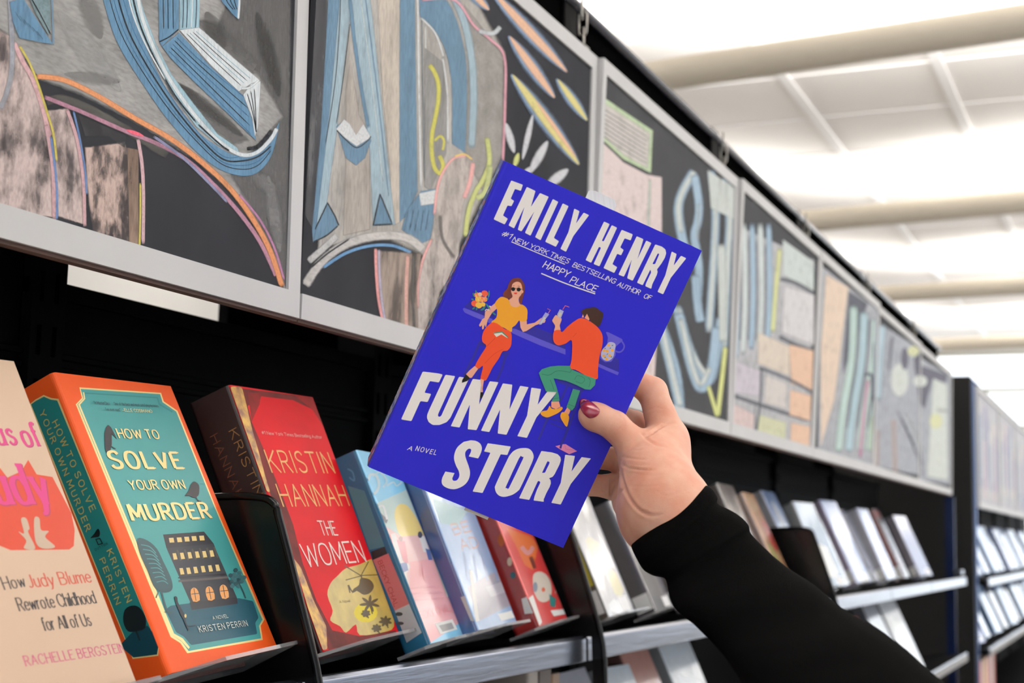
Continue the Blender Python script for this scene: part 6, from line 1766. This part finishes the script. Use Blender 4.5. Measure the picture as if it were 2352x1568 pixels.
# skin
sk = bpy.data.materials.new('skin'); sk.use_nodes = True
nt = sk.node_tree; bs = nt.nodes['Principled BSDF']
tc = nt.nodes.new('ShaderNodeTexCoord')
n1 = nt.nodes.new('ShaderNodeTexNoise'); n1.inputs['Scale'].default_value = 38; n1.inputs['Detail'].default_value = 4
nt.links.new(tc.outputs['Object'], n1.inputs['Vector'])
rp = nt.nodes.new('ShaderNodeValToRGB'); rp.color_ramp.elements[0].position = 0.32; rp.color_ramp.elements[1].position = 0.7
rp.color_ramp.elements[0].color = rgb(196, 136, 112); rp.color_ramp.elements[1].color = rgb(212, 166, 144)
nt.links.new(n1.outputs[0], rp.inputs[0])
# sparse freckles
vo = nt.nodes.new('ShaderNodeTexVoronoi'); vo.inputs['Scale'].default_value = 110
nt.links.new(tc.outputs['Object'], vo.inputs['Vector'])
mr = nt.nodes.new('ShaderNodeMapRange'); mr.inputs['From Min'].default_value = 0.05; mr.inputs['From Max'].default_value = 0.11; mr.inputs['To Min'].default_value = 0.16; mr.inputs['To Max'].default_value = 0.0
nt.links.new(vo.outputs['Distance'], mr.inputs['Value'])
mx = nt.nodes.new('ShaderNodeMixRGB'); mx.inputs[2].default_value = rgb(196, 112, 84)
nt.links.new(mr.outputs[0], mx.inputs[0]); nt.links.new(rp.outputs[0], mx.inputs[1]); nt.links.new(mx.outputs[0], bs.inputs['Base Color'])
bs.inputs['Roughness'].default_value = 0.48; bs.inputs['Specular IOR Level'].default_value = 0.38
bs.inputs['Subsurface Weight'].default_value = 0.18; bs.inputs['Subsurface Radius'].default_value = (0.010, 0.003, 0.0015); bs.inputs['Subsurface Scale'].default_value = 1.0
n2 = nt.nodes.new('ShaderNodeTexNoise'); n2.inputs['Scale'].default_value = 900; n2.inputs['Detail'].default_value = 3
nt.links.new(tc.outputs['Object'], n2.inputs['Vector'])
bp_ = nt.nodes.new('ShaderNodeBump'); bp_.inputs['Strength'].default_value = 0.18; bp_.inputs['Distance'].default_value = 0.0006
nt.links.new(n2.outputs[0], bp_.inputs['Height']); nt.links.new(bp_.outputs[0], bs.inputs['Normal'])
me.materials.append(sk)
hand = bpy.data.objects.new('person', me); COL.objects.link(hand); hand.location = base; hand['_loc'] = [float(v) for v in base]
tag(hand, 'right hand and forearm of a person in a black sleeve, thumb across the blue book', 'person')

# thumb nail
NAIL = [(172, 322), (190, 312), (214, 314), (250, 330), (285, 356), (312, 384), (320, 402), (312, 425), (294, 444), (268, 456), (240, 458), (212, 440), (186, 410), (170, 372), (168, 344)]
nl = np.array(smooth_line([(a / 3.267 + 1280, b_ / 3.267 + 820) for a, b_ in NAIL], True, 4))
cn_ = nl.mean(0); NR = 9; rings = []
for j in range(NR + 1):
    rings.append(cn_ + (nl - cn_) * (1 - (j / NR)) if j < NR else np.array([cn_]))
pts = np.concatenate(rings); rr_ = np.concatenate([np.full(len(r_), j / NR) for j, r_ in enumerate(rings)])
dirs = np.stack([(pts[:, 0] - IW / 2) / FPX, (pts[:, 1] - IH / 2) / FPX, np.ones(len(pts))], 1); dn_ = np.linalg.norm(dirs, axis=1)[:, None]; dirs /= dn_
tt_ = np.full(len(pts), 0.98)
for _ in range(60):
    P_ = dirs * tt_[:, None]; d_ = hand_sdf(P_) - 0.0004
    tt_ = tt_ + np.clip(d_, -0.004, 0.004) * 0.9
    tt_ = np.minimum(tt_, (zcover(1350, 930) - 0.002) / dirs[:, 2])
P_ = dirs * tt_[:, None]
N_ = sdf_n(P_)
P_ = P_ + N_ * (0.0006 * np.sqrt(np.clip(rr_ * 3, 0, 1)) + 0.0008 * np.clip(rr_, 0, 1))[:, None]
Wn = (CAM_R @ P_.T).T + CAM_C
m = Mesh(); kN = len(nl); fs = []
for j in range(NR - 1):
    for k in range(kN):
        k2 = (k + 1) % kN; fs.append((j * kN + k, j * kN + k2, (j + 1) * kN + k2, (j + 1) * kN + k))
j = NR - 1
for k in range(kN): fs.append((j * kN + k, j * kN + (k + 1) % kN, NR * kN))
# nail edge: a thin wall down into the skin
nb = len(Wn); wall = (CAM_R @ (P_[:kN] - N_[:kN] * 0.0012).T).T + CAM_C
m.add(list(Wn) + list(wall), fs + [(k, nb + k, nb + (k + 1) % kN, (k + 1) % kN) for k in range(kN)],
      mat('nail_polish', rgb(124, 14, 46), rough=0.25, spec=0.5, coat=0.6, coat_rough=0.08))
nail = m.build('fingernail', parent=hand, smooth=True); nail['label'] = 'dark raspberry painted thumbnail'

# sleeve: rings across the outline of the arm, each with its own depth
SEC = [  # (upper outline px), (lower outline px), camera depth of the arm's axis, depth radius factor
    ((1612, 1112), (1455, 1246), 1.000, 0.72),
    ((1622, 1114), (1450, 1253), 0.998, 0.80),
    ((1636, 1124), (1454, 1266), 0.992, 0.82),
    ((1648, 1142), (1466, 1290), 0.984, 0.82),
    ((1650, 1158), (1480, 1310), 0.978, 0.80),
    ((1690, 1178), (1502, 1322), 0.970, 0.82),
    ((1719, 1204), (1526, 1328), 0.960, 0.82),
    ((1726, 1226), (1533, 1345), 0.955, 0.80),
    ((1762, 1264), (1538, 1372), 0.943, 0.82),
    ((1810, 1304), (1552, 1400), 0.928, 0.84),
    ((1870, 1344), (1592, 1432), 0.908, 0.84),
    ((1935, 1398), (1640, 1480), 0.885, 0.84),
    ((2010, 1440), (1676, 1524), 0.862, 0.84),
    ((2080, 1494), (1708, 1572), 0.84, 0.84),
    ((2150, 1556), (1750, 1640), 0.815, 0.84),
    ((2290, 1670), (1840, 1760), 0.775, 0.84),
    ((2520, 1860), (2000, 1950), 0.72, 0.84),
    ((2800, 2120), (2220, 2250), 0.66, 0.84)]
M_SLV = mat('black_knit', rgb(5, 5, 5), rough=1.0, spec=0.02, sheen=0.0, bump=0.6, bscale=1400)
SEC2 = []
for i in range(len(SEC) - 1):
    for k in range(4):
        t_ = k / 4.0
        def cat(a, b_, c, d): return 0.5 * (2 * b_ + (c - a) * t_ + (2 * a - 5 * b_ + 4 * c - d) * t_ * t_ + (-a + 3 * b_ - 3 * c + d) * t_ ** 3)
        f_ = lambda s: np.array([s[0][0], s[0][1], s[1][0], s[1][1], s[2], s[3]], float)
        q = cat(f_(SEC[max(i - 1, 0)]), f_(SEC[i]), f_(SEC[i + 1]), f_(SEC[min(i + 2, len(SEC) - 1)])); SEC2.append(q)
SEC2.append(f_(SEC[-1]))
NS = 72; vs = []; rnd_ = np.random.RandomState(3)
ph = rnd_.uniform(0, 6.28, 8)
centers = []
for i, q in enumerate(SEC2):
    up_ = hp(q[0], q[1], q[4]); dn2 = hp(q[2], q[3], q[4]); c_ = (up_ + dn2) / 2; a_ = (up_ - dn2) / 2; ra = np.linalg.norm(a_); au = a_ / ra
    centers.append((c_, ra, q[5], au))
for i, (c_, ra, kf, au) in enumerate(centers):
    c0 = centers[max(i - 1, 0)][0]; c1 = centers[min(i + 1, len(centers) - 1)][0]; ax = (c1 - c0); ax /= np.linalg.norm(ax)
    dz = np.cross(ax, au); dz /= np.linalg.norm(dz)
    vd = c_ / np.linalg.norm(c_); vd = vd - au * (vd @ au); dz = vd / np.linalg.norm(vd)
    for k in range(NS):
        a = 2 * math.pi * k / NS
        wr = 0.0 if i < 6 else 0.010 * math.sin(0.55 * i + 2.0 * math.sin(a + ph[0]) + ph[1]) + 0.007 * math.sin(1.1 * i + 3 * a + ph[2]) + 0.004 * math.sin(1.9 * i - 2 * a + ph[3])
        wr *= 0.5 + 0.5 * abs(math.sin(a))
        p = c_ + au * math.cos(a) * ra * (1 + wr * .35) + dz * math.sin(a) * ra * kf * (1 + wr * 2.2)
        vs.append((CAM_R @ p) + CAM_C)
n_ring = len(centers); fs = []
for i in range(n_ring - 1):
    for k in range(NS):
        k2 = (k + 1) % NS; fs.append((i * NS + k, i * NS + k2, (i + 1) * NS + k2, (i + 1) * NS + k))
# turned-in hem at the cuff, closed shoulder end
hem = []
c_, ra, kf, au = centers[0]
for k in range(NS):
    p = np.array(vs[k]); cc = (CAM_R @ (c_ + (centers[3][0] - c_) * 0.6)) + CAM_C
    hem.append(cc + (p - ((CAM_R @ c_) + CAM_C)) * 0.93)
b0 = len(vs); vs += hem
for k in range(NS): fs.append((b0 + k, b0 + (k + 1) % NS, (k + 1) % NS, k))
fs.append(tuple((n_ring - 1) * NS + k for k in range(NS)))
m = Mesh(); m.add(vs, fs, M_SLV); sl = m.build('sleeve', parent=hand, smooth=True); sl['label'] = 'plain black knit sleeve with a folded cuff'
# stray fuzz along the knit

for o in bpy.data.objects:
    if '_loc' in o:
        del o['_loc']
